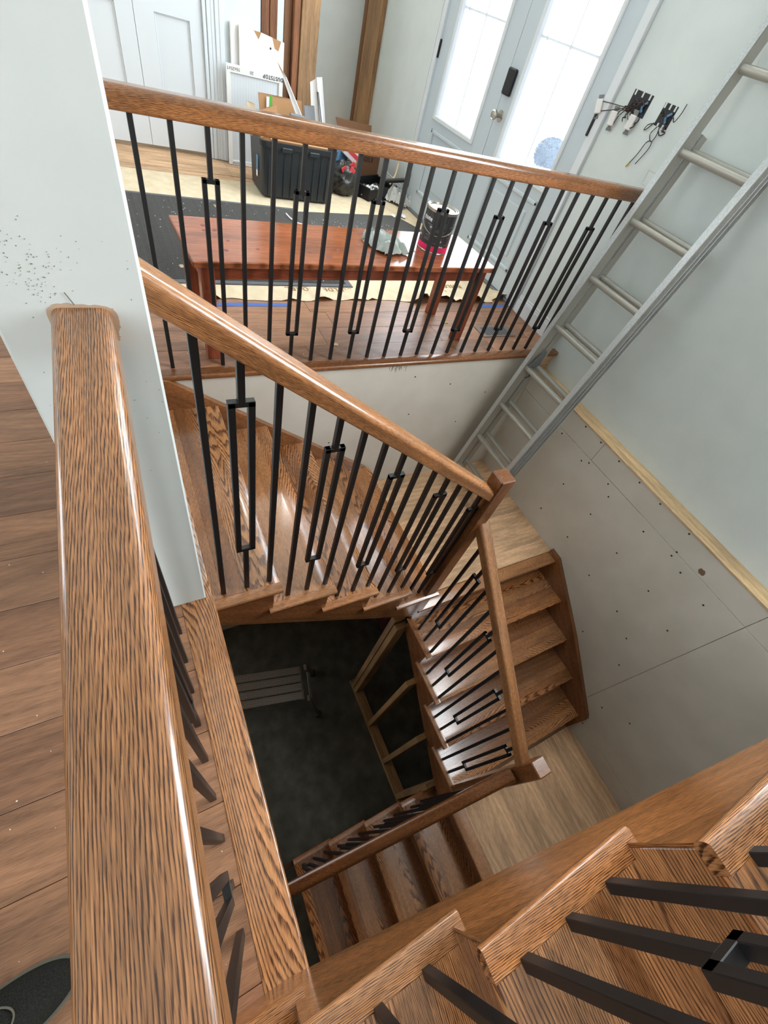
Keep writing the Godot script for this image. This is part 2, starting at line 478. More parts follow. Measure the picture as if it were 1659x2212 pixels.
# ------------------------------------------------------------------ room shell
func build_shell():
	var S := "structure"
	# upper right wall: axes of holes are y, z
	solo("wall_right", pierced(Vector3(XR, -0.15, -5.9), Vector3(XR + 0.16, TOP, 3.6), 0, [[-0.02, -4.28, 2.08, -2.39], [2.3, -4.25, 3.2, -2.42], [0.95, -0.75, 2.5, 0.5]]), M.wall, "tall white painted wall with the front doors, open switch boxes and ladder shadow", "wall", "", S)
	var low := thing("wall_right", "lower greyish drywall beside the lower stairs, below the wooden ledge, dotted with screw marks", "wall", "", Vector3.ZERO, S)
	var zs := [ZM - 0.02, -1.033, 0.2, 1.5, 3.6]
	var ys := [BASE, -1.9, -0.305, -0.152]
	for i in 4:
		for j in 3:
			if j < 2 and i == 0: zs[1] = -0.55
			elif i == 0: zs[1] = -1.033
			var b := MB.new()
			b.span(Vector3(XL + rng.randf_range(0.0, 0.0012), ys[j] + 0.0012, zs[i] + 0.0012), Vector3(XL + 0.016, ys[j + 1] - 0.0012, zs[i + 1] - 0.0012), 0.001)
			part("drywall_panel", b, M.wall_low, low)
	zs[1] = -1.033
	var back := MB.new()
	back.span(Vector3(XL + 0.014, BASE, ZM - 0.15), Vector3(XR + 0.16, -0.152, 3.6))
	part("backing", back, M.wall_low, low)
	var dots := MB.new()
	for p in [Vector2(-1.32, -0.33), Vector2(-1.21, -0.17), Vector2(-1.06, -0.17), Vector2(-0.89, -0.17), Vector2(-0.71, -0.17), Vector2(-0.54, -0.17), Vector2(-0.32, -0.17), Vector2(-1.08, -0.36), Vector2(-1.03, -0.33), Vector2(-1.07, -0.59), Vector2(-0.84, -0.33), Vector2(-0.78, -0.39), Vector2(-0.78, -0.58), Vector2(-1.08, -0.89), Vector2(-0.78, -0.86), Vector2(-0.48, -0.37), Vector2(-0.48, -0.62), Vector2(-0.28, -0.34), Vector2(-0.28, -0.3), Vector2(-0.18, -0.37), Vector2(-0.48, -0.92), Vector2(-0.19, -0.62), Vector2(-0.19, -0.92), Vector2(0.02, -0.4), Vector2(0.05, -0.7), Vector2(-0.02, -1.0), Vector2(0.1, -1.2), Vector2(-0.2, -1.3), Vector2(-0.1, -1.5), Vector2(0.3, -1.6), Vector2(0.35, -1.9), Vector2(0.25, -1.75), Vector2(0.45, -1.45)]:
		dots.lathe([Vector2(0.0, 0.0016), Vector2(0.005, 0.0014), Vector2(0.006, 0.0)], Vector3(XL, p.y, p.x), Vector3(-1, 0, 0), 8)
	part("screw_marks", dots, M.hole, low).set_meta("kind", "stuff")
	var patch := MB.new()
	var poly := PackedVector2Array()
	for k in 14:
		var a := TAU * k / 14.0
		var r := rng.randf_range(0.011, 0.02)
		poly.append(Vector2(cos(a) * r * 1.2, sin(a) * r))
	patch.prism(poly, Transform3D(Basis(Vector3(0, 0, 1), Vector3.UP, Vector3(-1, 0, 0)), Vector3(XL + 0.001, -0.27, -0.126)), 0.003)
	part("torn_patch", patch, M.gypsum_dark, low)
	solo("trim", _span(Vector3(XL - 0.006, -0.152, ZM - 0.13), Vector3(XR + 0.001, -0.14, 3.58), 0.002, 2), M.raw, "narrow bare wood ledge capping the lower drywall on the right", "trim", "", S)
	# far wall with the closet, ending at the bare studs
	solo("wall_far", pierced(Vector3(-4.0, 0.0, -4.93), Vector3(1.33, TOP, -4.796), 2, [[-0.03, -0.01, 0.93, 2.05]]), M.wall, "white far wall of the entry with the closet doors", "wall", "", S)
	solo("wall_far", _span(Vector3(1.2, 0.0, -5.95), Vector3(XR + 0.1, TOP, -5.75)), M.wall, "white wall deep behind the bare studs", "wall", "", S)
	solo("wall_far", _span(Vector3(1.35, 0.0, -5.8), Vector3(1.45, TOP, -4.93)), M.wall, "white return wall behind the bare studs", "wall", "", S)
	solo("wall_back", _span(Vector3(-4.0, 0.0, -5.0), Vector3(-1.2, TOP, -4.93)), M.wall, "closet back wall", "wall", "", S)
	solo("wall_back", _span(Vector3(-0.4, 0.0, -5.6), Vector3(1.35, 2.4, -5.5)), M.wall, "closet rear wall", "wall", "", S)
	# partition on the left that carries both guardrails
	var pw := thing("wall_left", "white partition wall end on the left where the guardrails die in, specked with dirt", "wall", "", Vector3.ZERO, S)
	var b := MB.new()
	b.span(Vector3(-0.157, 0.001, -2.0), Vector3(0.025, TOP, -0.658), 0.004)
	part("partition", b, M.wall, pw)
	var sp := MB.new()
	for k in 150:
		var x := rng.randfn(-0.098, 0.02)
		var y := rng.randfn(0.985, 0.024)
		if k > 115:
			x = rng.randf_range(-0.14, 0.02); y = rng.randf_range(0.55, 1.05)
		if x < -0.155 or x > 0.022: continue
		var r := rng.randf_range(0.0003, 0.0009)
		sp.lathe([Vector2(0.0, 0.0006), Vector2(r, 0.0005), Vector2(r, 0.0)], Vector3(x, y, -0.658), Vector3(0, 0, 1), 6)
	part("dirt_specks", sp, M.scuff, pw).set_meta("kind", "stuff")
	# torn drywall round the end of the guardrail
	var ring := [Vector2(-0.0965, 0.9), Vector2(-0.0975, 0.926), Vector2(-0.094, 0.936), Vector2(-0.085, 0.941), Vector2(-0.072, 0.943), Vector2(-0.06, 0.9405), Vector2(-0.04, 0.9405), Vector2(-0.026, 0.9385), Vector2(-0.019, 0.935), Vector2(-0.015, 0.928), Vector2(-0.0145, 0.916), Vector2(-0.016, 0.907), Vector2(-0.02, 0.9), Vector2(-0.0185, 0.893), Vector2(-0.022, 0.886), Vector2(-0.03, 0.878), Vector2(-0.094, 0.878)]
	var jag := PackedVector2Array()
	for i in ring.size():
		for k in 3:
			jag.append(ring[i].lerp(ring[(i + 1) % ring.size()], k / 3.0) + Vector2(rng.randf_range(-0.001, 0.001), rng.randf_range(-0.001, 0.001)))
	var tear := MB.new()
	tear.prism(jag, Transform3D(Basis.IDENTITY, Vector3(0, 0, -0.6585)), 0.0012)
	part("torn_drywall", tear, M.gypsum, pw, "torn brown drywall around the rail end")
	var pen := MB.new()
	pen.beam(Vector3(-0.063, 0.9405, -0.657), Vector3(-0.0695, 0.957, -0.657), 0.0006, 0.0006, Vector3(0, 0, 1))
	part("pencil_mark", pen, M.hole, pw)
	# wall below the entry edge
	solo("wall_stair", _span(Vector3(-0.3, BASE, ZM - 0.15), Vector3(XL + 0.02, -0.02, ZM - 0.018)), M.wall_stair, "short white wall below the entry floor edge beside the top flight", "wall", "", S)
	var sw := get_node("wall_stair")
	var sd := MB.new()
	for p in [Vector2(0.45, -0.2), Vector2(0.8, -0.35), Vector2(1.15, -0.3), Vector2(1.5, -0.42), Vector2(1.45, -0.12), Vector2(0.62, -0.42), Vector2(1.75, -0.2), Vector2(1.95, -0.55), Vector2(1.35, -0.62), Vector2(2.1, -0.3), Vector2(0.95, -0.58), Vector2(1.7, -0.75)]:
		sd.lathe([Vector2(0.0, 0.0016), Vector2(0.0045, 0.0012), Vector2(0.0055, 0.0)], Vector3(p.x, p.y, ZM - 0.018), Vector3(0, 0, 1), 8)
	for k in 16:
		var x := 1.25 + rng.randf_range(0.0, 0.12)
		sd.beam(Vector3(x, -0.03, ZM - 0.0176), Vector3(x + rng.randf_range(-0.01, 0.004), -0.035 - rng.randf_range(0.0, 0.05), ZM - 0.0176), 0.0015, 0.0008, Vector3(1, 0, 0))
	part("screw_marks", sd, M.hole, sw).set_meta("kind", "stuff")
	var bt := MB.new()
	bt.span(Vector3(2.222, -0.9, ZM - 0.0185), Vector3(2.24, -0.882, ZM - 0.0165))
	solo("tape_strip", bt, M.blue_tape, "tiny blue tape scrap on the short white wall beside the ladder foot", "tape", "strips of blue tape")
	# the rest of the house outside the frame
	solo("wall_near", pierced(Vector3(-4.0, -0.26, 3.6), Vector3(XR + 0.16, TOP, 3.75), 2, [[-3.0, 0.8, -0.2, 2.6]]), M.wall, "white wall behind the viewer with the room window", "wall", "", S)
	solo("wall_left", pierced(Vector3(-4.15, -0.26, -5.9), Vector3(-4.0, TOP, 3.75), 0, [[0.8, -4.3, 2.4, -2.5]]), M.wall, "white outer wall far to the left", "wall", "", S)
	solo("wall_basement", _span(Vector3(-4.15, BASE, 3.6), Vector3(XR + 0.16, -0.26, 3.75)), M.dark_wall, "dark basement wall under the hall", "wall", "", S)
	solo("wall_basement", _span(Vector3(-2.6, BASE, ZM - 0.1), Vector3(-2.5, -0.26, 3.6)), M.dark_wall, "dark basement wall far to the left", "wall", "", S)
	solo("ceiling", _span(Vector3(-4.15, TOP, -5.95), Vector3(XR + 0.16, TOP + 0.2, 3.75)), M.ceiling, "white ceiling high above the stairwell", "ceiling", "", S)
	window_unit(Vector3(XR + 0.08, 1.725, -0.125), 1.25, 1.55, Vector3(0, 0, 1), "white framed stair window high beside the upper flight")
	window_unit(Vector3(XR + 0.08, 2.75, -3.335), 1.83, 0.9, Vector3(0, 0, 1), "white framed transom window above the front doors")
	window_unit(Vector3(-1.6, 1.7, 3.68), 2.8, 1.8, Vector3(1, 0, 0), "white framed room window behind the viewer")
	window_unit(Vector3(-4.08, 1.6, -3.4), 1.8, 1.6, Vector3(0, 0, 1), "white framed hall window far to the left")
	# baseboards and casings
	for s in [[-2.335, ZM - 0.05], [-4.79, -4.33], [-5.74, -4.95]]:
		var bb := MB.new()
		bb.span(Vector3(XR - 0.014, 0.0, s[0]), Vector3(XR, 0.092, s[1]), 0.002)
		bb.span(Vector3(XR - 0.011, 0.092, s[0]), Vector3(XR, 0.108, s[1]), 0.003)
		bb.span(Vector3(XR - 0.008, 0.108, s[0]), Vector3(XR, 0.124, s[1]), 0.003)
		solo("baseboard_right", bb, M.white, ["white moulded baseboard between the doors and the floor vent", "white baseboard left of the front doors", "white baseboard in the deep corner"][int(s[0] < -4) + int(s[0] < -5)], "baseboard", "", S)
	var cs := MB.new()
	for z in [-2.37, -4.295]:
		cs.span(Vector3(XR - 0.018, 0.0, z - 0.033), Vector3(XR, 2.12, z + 0.033), 0.003)
		cs.span(Vector3(XR - 0.024, 0.0, z + (0.018 if z > -3 else -0.033)), Vector3(XR - 0.017, 2.12, z + (0.033 if z > -3 else -0.018)), 0.003)
	cs.span(Vector3(XR - 0.018, 2.08, -4.33), Vector3(XR, 2.15, -2.335), 0.003)
	solo("trim", cs, M.white, "white casing around the front doors", "trim", "", S)
	var cc := MB.new()
	for x in [-0.045, 0.978]:
		for k in 5:
			cc.span(Vector3(x - 0.07 + k * 0.028, 0.0, -4.796), Vector3(x - 0.045 + k * 0.03, 2.12, -4.796 + [0.012, 0.017, 0.013, 0.02, 0.024][k]), 0.004)
	cc.span(Vector3(-0.12, 2.05, -4.796), Vector3(1.05, 2.12, -4.775), 0.004)
	solo("trim", cc, M.white, "white fluted casing beside the closet doors", "trim", "", S)
	# outside
	solo("ground", _span(Vector3(XR + 0.18, -0.4, -14), Vector3(14, -0.2, 6)), M.snow, "snowy ground outside the front doors", "ground", "", S)

func _span(a: Vector3, e: Vector3, b := 0.0, g := 0) -> MB:
	var m := MB.new()
	m.span(a, e, b, g, ro())
	return m

func build_lamp():
	var c := Vector3(1.95, TOP, -4.9)
	var o := thing("ceiling_light", "round white flush ceiling light above the back of the entry", "ceiling light", "")
	var b := MB.new()
	b.lathe([Vector2(0.19, 0.0), Vector2(0.19, -0.03), Vector2(0.17, -0.04)], c)
	part("base", b, M.white, o)
	b = MB.new()
	b.lathe([Vector2(0.17, -0.03), Vector2(0.16, -0.07), Vector2(0.11, -0.1), Vector2(0.05, -0.115), Vector2(0.0, -0.118)], c)
	var g := mat(hexc(250, 248, 240), 0.5)
	g.emission_enabled = true; g.emission = Color(1, 0.97, 0.92); g.emission_energy_multiplier = 2.0
	part("lamp_dome", b, g, o)
	var l := OmniLight3D.new()
	l.name = "ceiling_lamp_light"
	l.light_energy = 2.5; l.light_color = Color(1, 0.98, 0.95); l.light_size = 0.15; l.omni_range = 20.0; l.omni_attenuation = 2.0; l.shadow_enabled = true
	o.add_child(l)
	l.position = c + Vector3(0, -0.3, 0)

func window_unit(c: Vector3, w: float, h: float, along: Vector3, label: String):
	var o := thing("window_%d" % [taken.get("win", 0) + 1], label, "window", "", Vector3.ZERO, "structure")
	taken["win"] = taken.get("win", 0) + 1
	var n := along.cross(Vector3.UP)
	var f := MB.new()
	for s in [-1, 1]:
		f.beam(c + along * s * (w / 2 - 0.02) - Vector3(0, h / 2, 0), c + along * s * (w / 2 - 0.02) + Vector3(0, h / 2, 0), 0.04, 0.06, along, 0.003)
		f.beam(c + Vector3(0, s * (h / 2 - 0.02), 0) - along * w / 2, c + Vector3(0, s * (h / 2 - 0.02), 0) + along * w / 2, 0.06, 0.04, n, 0.003)
	f.beam(c - Vector3(0, h / 2, 0), c + Vector3(0, h / 2, 0), 0.035, 0.05, along, 0.003)
	part("frame", f, M.white, o)
	var p := MB.new()
	p.beam(c - along * (w / 2 - 0.03), c + along * (w / 2 - 0.03), 0.004, h - 0.06, n)
	part("pane", p, M.glass, o)

# ------------------------------------------------------------------ floors
func build_floors():
	var S := "structure"
	var fl := thing("floor", "brown hardwood floor of the hall on the left and along the entry edge", "floor", "", Vector3.ZERO, S)
	var slab := MB.new()
	slab.span(Vector3(-4.0, -0.26, -5.75), Vector3(-0.001, -0.016, 3.6))
	slab.span(Vector3(-0.001, -0.26, -5.75), Vector3(XR, -0.016, ZM - 0.03))
	slab.span(Vector3(-0.001, -0.26, 1.3), Vector3(XR, -0.016, 3.6))
	part("subfloor", slab, M.ply, fl)
	var z0 := -0.62 + 0.169 * 9
	for r in 26:
		var z1 := z0 - 0.169 * r
		var za := z1 - 0.169
		var in_m := z1 < ZM - 0.03 + 0.1
		if za < -2.75: break
		# hall side, left of the nosing board
		var x := -0.0415
		var first := true
		while x > -2.6:
			var ln := rng.randf_range(0.9, 1.9) if not first else rng.randf_range(0.75, 1.5)
			var bb := MB.new()
			bb.span(Vector3(max(x - ln, -2.7), -0.017, za + 0.0006), Vector3(x - 0.001, rng.randf_range(-0.0004, 0.0), z1 - 0.0006), 0.0012, 0, ro())
			part("plank", bb, M.planks[rng.randi() % 5], fl)
			x -= ln
			first = false
		# entry side
		if z1 <= ZM - 0.03 or in_m:
			x = -0.0415
			var ztop: float = min(z1, ZM - 0.052)
			if ztop - za < 0.01: continue
			while x < XR - 0.01:
				var ln := rng.randf_range(0.7, 1.6)
				var bb := MB.new()
				bb.span(Vector3(x + 0.001, -0.017, za + 0.0006), Vector3(min(x + ln, XR), rng.randf_range(-0.0004, 0.0), ztop - 0.0006), 0.0012, 0, ro())
				part("plank", bb, M.planks[rng.randi() % 5], fl)
				x += ln
	# nosing boards round the stairwell
	var nb := MB.new()
	nb.sweep([[Vector2(0, 0), Vector2(-0.0868, 0), Vector2(-0.0868, -0.028), Vector2(0, -0.028), Vector2(0.004, -0.024), Vector2(0.006, -0.014), Vector2(0.004, -0.004)], [Vector2(0.3, 1), Vector2(0, 1), Vector2(-1, 0), Vector2(0, -1), Vector2(0.8, -0.6), Vector2(1, 0), Vector2(0.8, 0.6)]], Vector3(0.0412, 0.0012, 0.262), Vector3(0.0412, 0.0012, ZM + 0.002), Vector3(1, 0, 0), Vector3.UP, Vector2(0.6, 0.3))
	part("nosing_board", nb, M.oak_flat, fl, "oak nosing board along the stairwell edge")
	var nm := MB.new()
	nm.sweep([[Vector2(0, 0), Vector2(-0.05, 0), Vector2(-0.05, -0.028), Vector2(0, -0.028), Vector2(0.004, -0.024), Vector2(0.006, -0.014), Vector2(0.004, -0.004)], [Vector2(0.3, 1), Vector2(0, 1), Vector2(-1, 0), Vector2(0, -1), Vector2(0.8, -0.6), Vector2(1, 0), Vector2(0.8, 0.6)]], Vector3(-0.02, 0.0012, ZM - 0.006), Vector3(XR - 0.002, 0.0012, ZM - 0.006), Vector3(0, 0, 1), Vector3.UP, Vector2(0.1, 0.7))
	part("nosing_board", nm, M.oak_dark, fl, "oak nosing board along the entry edge")
	var fa := MB.new()
	fa.span(Vector3(0.006, -0.27, ZM), Vector3(0.022, -0.026, 0.25), 0.001, 2, ro())
	part("fascia_board", fa, M.oak_b, fl)
	# plywood field before the closet and under the paper
	var py := thing("floor", "pale bare plywood subfloor before the closet", "floor", "", Vector3.ZERO, S)
	var pz := [-5.75, -4.43, -2.62]
	for i in 2:
		var x0 := -2.7
		for w in [1.3, 2.4, 2.0]:
			var b := MB.new()
			var tilt := 0.0
			b.span(Vector3(x0 + 0.001, -0.016, pz[i] + 0.003), Vector3(min(x0 + w, XR), -0.003 - 0.003 * i, pz[i + 1] - 0.003), 0.0015, 0, ro())
			part("plywood_sheet", b, M.ply, py)
			x0 += w
	# landings
	var la := thing("floor", "pale plywood first landing at the foot of the top flight", "landing", "", Vector3.ZERO, S)
	board("plywood_sheet", Vector3(1.26, L1 - 0.02, ZM - 0.018), Vector3(XL, L1, -0.79), 0.001, 0, M.ply, la)
	var sl := MB.new()
	sl.span(Vector3(1.25, L1 - 0.22, ZM - 0.018), Vector3(XL, L1 - 0.021, -0.76))
	part("joists", sl, M.old_pine, la)
	nosing(la, Vector3(1.22, L1, -0.7066), Vector3(2.458, L1, -0.7066), Vector3(0, 0, 1), 0.088)
	var lb := thing("floor", "pale plywood second landing lower down in the corner", "landing", "", Vector3.ZERO, S)
	board("plywood_sheet", Vector3(1.335, L2 - 0.02, 0.33), Vector3(2.36, L2, 1.6), 0.001, 2, M.ply, lb)
	board("plywood_sheet", Vector3(2.363, L2 - 0.02, 0.33), Vector3(XL, L2 - 0.003, 1.6), 0.001, 2, M.ply, lb)
	var s2 := MB.new()
	s2.span(Vector3(1.29, L2 - 0.22, 0.30), Vector3(XL, L2 - 0.021, 1.6))
	part("joists", s2, M.old_pine, lb)
	nosing(lb, Vector3(1.246, L2, 0.22), Vector3(1.246, L2, 1.45), Vector3(-1, 0, 0), 0.09)
	# basement
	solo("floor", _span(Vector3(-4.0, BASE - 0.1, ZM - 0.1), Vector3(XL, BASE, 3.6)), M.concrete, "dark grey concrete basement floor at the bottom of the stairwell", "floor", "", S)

# rounded oak nosing: front edge from a to e, pointing along front
func nosing(parent: Node3D, a: Vector3, e: Vector3, front: Vector3, width: float, m: Material = null):
	var b := MB.new()
	b.sweep([[Vector2(0, 0), Vector2(-width, 0), Vector2(-width, -0.028), Vector2(0, -0.028), Vector2(0.004, -0.024), Vector2(0.006, -0.014), Vector2(0.004, -0.004)], [Vector2(0.3, 1), Vector2(0, 1), Vector2(-1, 0), Vector2(0, -1), Vector2(0.8, -0.6), Vector2(1, 0), Vector2(0.8, 0.6)]], a, e, front, Vector3.UP, ro())
	part("nosing_board", b, m if m else M.oak, parent)

# ------------------------------------------------------------------ stairs
const NOSE_N := [Vector2(0.3, 1), Vector2(0, 1), Vector2(-1, 0), Vector2(0, -1), Vector2(0.8, -0.6), Vector2(1, 0), Vector2(0.8, 0.6)]
func nose_prof(width: float) -> Array:
	return [[Vector2(-0.004, 0), Vector2(-width, 0), Vector2(-width, -0.027), Vector2(-0.004, -0.027), Vector2(-0.001, -0.021), Vector2(0, -0.0135), Vector2(-0.001, -0.006)], NOSE_N]

# F: outer front corner of the tread's top at the open end; dir: where the nosing points; side: from the open end to the wall
func tread(o: Node3D, F: Vector3, dir: Vector3, side: Vector3, depth: float, width: float, rlen: float, rise: float, m: Material, with_riser := true):
	var rw := 0.037
	var b := MB.new()
	# glued up from staves of differing tone: the front one carries the nosing
	var cuts := [0.0, rng.randf_range(0.06, 0.085), rng.randf_range(0.13, 0.16), rng.randf_range(0.2, 0.23), depth]
	b.sweep(nose_prof(cuts[1] - 0.0002), F + side * rw, F + side * width, dir, Vector3.UP, ro())
	var tr := part("tread", b, m, o)
	for i in range(1, 4):
		var sb := MB.new()
		var dd: float = cuts[i + 1] - cuts[i] - 0.0002
		sb.box(F - dir * (cuts[i] + dd * 0.5) + side * (width + rw) * 0.5 + Vector3(0, -0.0135 - rng.randf_range(0.0, 0.0002), 0), Vector3(width - rw, 0.027, dd), 0.0003, Basis(side, Vector3.UP, side.cross(Vector3.UP)), 0, ro())
		part("stave", sb, [M.oak_flat, M.oak_a_flat, M.oak_b_flat, M.oak, M.oak_a][rng.randi() % 5], tr)
	var r := MB.new()
	r.sweep(nose_prof(rw - 0.0006), F + Vector3(0, 0.0003, 0), F - dir * rlen + Vector3(0, 0.0003, 0), -side, Vector3.UP, ro())
	part("return_nosing", r, M.oak_b if rng.randf() < 0.5 else M.oak, o)
	if with_riser:
		var q := MB.new()
		var c := F - dir * 0.037 + side * (width + 0.022) * 0.5 + Vector3(0, -0.027 - (rise - 0.027) * 0.5, 0)
		q.box(c, Vector3(width - 0.022, rise - 0.0275, 0.018), 0.001, Basis(side, Vector3.UP, side.cross(Vector3.UP)), 0, ro())
		part("riser", q, [M.oak_flat, M.oak_a_flat, M.oak_b][rng.randi() % 3], o)

# saw-toothed stringer: steps as [nosing coordinate, y], running down along s; drop below the nosing line
func stringer_poly(noses: Array, run: float, y_top: float, drop: float, start: float, end: float, y_end: float) -> PackedVector2Array:
	var p := PackedVector2Array()
	p.append(Vector2(start, y_top))
	for i in noses.size():
		var prev: float = noses[i].x - run
		p.append(Vector2(max(prev - 0.03, start), noses[i].y - 0.0275))
		p.append(Vector2(noses[i].x - 0.03, noses[i].y - 0.0275))
	p.append(Vector2(noses[-1].x - 0.03, y_end))
	p.append(Vector2(end, y_end))
	var s: float = (noses[-1].y - noses[0].y) / (noses[-1].x - noses[0].x) if noses.size() > 1 else -0.7
	var y_at := func(x: float) -> float: return noses[0].y + (x - noses[0].x) * s - drop
	p.append(Vector2(end, min(y_at.call(end), y_end - 0.01)))
	p.append(Vector2(start, y_at.call(start)))
	return p

func build_stairs():
	var X := Vector3(1, 0, 0)
	var Y := Vector3.UP
	var Z := Vector3(0, 0, 1)
	# top flight, from the hall down to the first landing
	var c := thing("stair_flight", "upper oak flight going down from the hall floor along the short white wall", "stairs", "oak stair flights")
	for k in range(1, 6):
		tread(c, Vector3(c_n(k), c_y(k), -0.69), X, -Z, 0.285, 1.066, 0.293, c_y(k) - (c_y(k + 1) if k < 5 else L1), [M.oak_flat, M.oak_b_flat, M.oak_flat, M.oak_a_flat, M.oak_b_flat][k - 1], true)
	board("riser", Vector3(0.0, -0.17, -1.755), Vector3(0.016, -0.028, -0.712), 0.001, 2, M.oak_a, c)
	var ns := []
	for k in range(1, 6): ns.append(Vector2(c_n(k), c_y(k)))
	var st := MB.new()
	st.prism(stringer_poly(ns, 0.2476, -0.03, 0.345, 0.024, 1.256, L1 - 0.001), Transform3D(Basis(X, Y, Z), Vector3(0, 0, -0.731)), 0.024, Vector2(0.82, -0.57), ro())
	part("stringer", st, M.oak_a, c)
	var sk := MB.new()
	sk.prism(PackedVector2Array([Vector2(0.024, 0.0), Vector2(0.085, -0.012), Vector2(1.262, -0.858), Vector2(1.33, -0.925), Vector2(1.352, -0.965), Vector2(1.352, L1), Vector2(1.15, L1), Vector2(0.024, -0.35)]), Transform3D(Basis(X, Y, Z), Vector3(0, 0, ZM - 0.016)), 0.032, Vector2(0.82, -0.57), ro())
	part("skirt_board", sk, M.oak_a, c)
	# middle flight along the right wall
	var d := thing("stair_flight", "middle oak flight between the two plywood landings along the right wall", "stairs", "oak stair flights")
	for k in range(1, 5):
		tread(d, Vector3(1.22, d_y(k), d_n(k)), Z, X, 0.285, 1.238, 0.293, 0.195 if k < 4 else d_y(4) - L2, [M.oak_b_flat, M.oak_flat, M.oak_a_flat, M.oak_flat][k - 1])
	board("riser", Vector3(1.243, d_y(1), -0.757), Vector3(2.458, L1 - 0.028, -0.739), 0.001, 0, M.oak_dark, d)
	ns = []
	for k in range(1, 5): ns.append(Vector2(d_n(k), d_y(k)))
	st = MB.new()
	st.prism(stringer_poly(ns, 0.2476, L1 - 0.03, 0.36, -0.735, 0.29, L2), Transform3D(Basis(Z, Y, X), Vector3(1.236, 0, 0)), 0.024, Vector2(0.78, -0.62), ro())
	part("stringer", st, M.oak_dark, d)
	sk = MB.new()
	sk.prism(PackedVector2Array([Vector2(-0.79, -1.035), Vector2(-0.7, -1.035), Vector2(-0.2, -1.372), Vector2(0.31, -1.772), Vector2(0.332, -1.8), Vector2(0.332, L2), Vector2(0.1, L2), Vector2(-0.79, -1.3)]), Transform3D(Basis(Z, Y, X), Vector3(2.456, 0, 0)), 0.032, Vector2(0.78, -0.62), ro())
	part("skirt_board", sk, M.oak_dark, d)
	# bottom flight to the basement
	var e := thing("stair_flight", "dim bottom oak flight going down to the basement floor under the near stairs", "stairs", "oak stair flights")
	for k in range(1, 5):
		tread(e, Vector3(e_n(k), e_y(k), 0.208), -X, Z, 0.29, 1.1, 0.3, 0.19, [M.oak_a_flat, M.oak_flat, M.oak_a_flat, M.oak_b_flat][k - 1])
	board("riser", Vector3(1.27, e_y(1), 0.24), Vector3(1.288, L2 - 0.028, 1.3), 0.001, 2, M.oak_a, e)
	ns = []
	for k in range(1, 5): ns.append(Vector2(-e_n(k), e_y(k)))
	st = MB.new()
	st.prism(stringer_poly(ns, 0.2545, L2 - 0.03, 0.36, -1.275, -0.03, BASE), Transform3D(Basis(-X, Y, -Z), Vector3(0, 0, 0.249)), 0.024, Vector2(0.8, -0.6), ro())
	part("stringer", st, M.oak_dark, e)
	# near flight going up to the right
	var b := thing("stair_flight", "nearest oak flight climbing to the right in the lower right corner", "stairs", "oak stair flights")
	for k in range(1, 10):
		tread(b, Vector3(b_n(k), b_y(k), 0.228), -X, Z, 0.29, 1.07, 0.303, 0.19, [M.oak_flat, M.oak_b_flat, M.oak_flat][k % 3])
	ns = []
	for k in range(9, 0, -1): ns.append(Vector2(-b_n(k), b_y(k)))
	st = MB.new()
	# face board below the treads, following the slope
	var pl := PackedVector2Array()
	pl.append(Vector2(b_n(9) + 0.25, b_y(9) - 0.0275))
	for k in range(9, 0, -1):
		pl.append(Vector2(b_n(k) + 0.03, b_y(k) - 0.0275))
		pl.append(Vector2(b_n(k) + 0.03, b_y(k - 1) - 0.0275 if k > 1 else 0.0))
	pl.append(Vector2(0.0, 0.0))
	pl.append(Vector2(0.045, 0.031))
	pl.append(Vector2(b_n(9) + 0.25, 0.031 + (b_n(9) + 0.25 - 0.045) * 0.726))
	st.prism(pl, Transform3D(Basis(X, Y, Z), Vector3(0, 0, 0.2435)), 0.022, Vector2(0.81, 0.588), Vector2(0.35, 0.2))
	part("stringer", st, M.oak_b, b)
	var ub := MB.new()
	ub.prism(PackedVector2Array([Vector2(0.0, 0.03), Vector2(2.3, 1.70), Vector2(2.3, 1.75), Vector2(0.0, 0.08)]), Transform3D(Basis(X, Y, Z), Vector3(0, 0, 0.27)), 1.0)
	part("soffit", ub, M.wall, b)
	board("wall_string", Vector3(-0.3, 0.0, 1.3), Vector3(2.3, 0.2, 1.33), 0.001, 0, M.oak_b, b)

# ------------------------------------------------------------------ railings
# square iron bar with an open rectangular frame when y0 is given
func baluster(o: Node3D, x: float, z: float, yb: float, yt: float, along: Vector3, y0 := -99.0):
	var b := MB.new()
	var w := 0.016
	if y0 < -50.0:
		b.span(Vector3(x - w / 2, yb - 0.004, z - w / 2), Vector3(x + w / 2, yt, z + w / 2), 0.0012)
	else:
		var y1 := y0 + 0.5965
		b.span(Vector3(x - w / 2, yb - 0.004, z - w / 2), Vector3(x + w / 2, y0 + 0.002, z + w / 2), 0.0012)
		b.span(Vector3(x - w / 2, y1 - 0.002, z - w / 2), Vector3(x + w / 2, yt, z + w / 2), 0.0012)
		var c := Vector3(x, 0, z)
		for s in [-1, 1]:
			var p: Vector3 = c + along * s * 0.0215
			b.span(Vector3(p.x - w / 2, y0, p.z - w / 2), Vector3(p.x + w / 2, y1, p.z + w / 2), 0.0012)
		var h := (along * 0.0295).abs() + (Vector3(1, 0, 1) - along.abs()) * w / 2
		for y in [y0, y1 - 0.014]:
			b.span(Vector3(x, y, z) - h, Vector3(x, y + 0.014, z) + h, 0.001)
	part("framed_baluster" if y0 > -50.0 else "baluster", b, M.iron, o)

func newel(o: Node3D, x: float, z: float, yb: float, yt: float, s := 0.078):
	var b := MB.new()
	b.box(Vector3(x, (yb + yt) / 2, z), Vector3(s, yt - yb, s), 0.005, Basis.IDENTITY, 1, ro())
	part("newel_post", b, M.oak_dark, o)

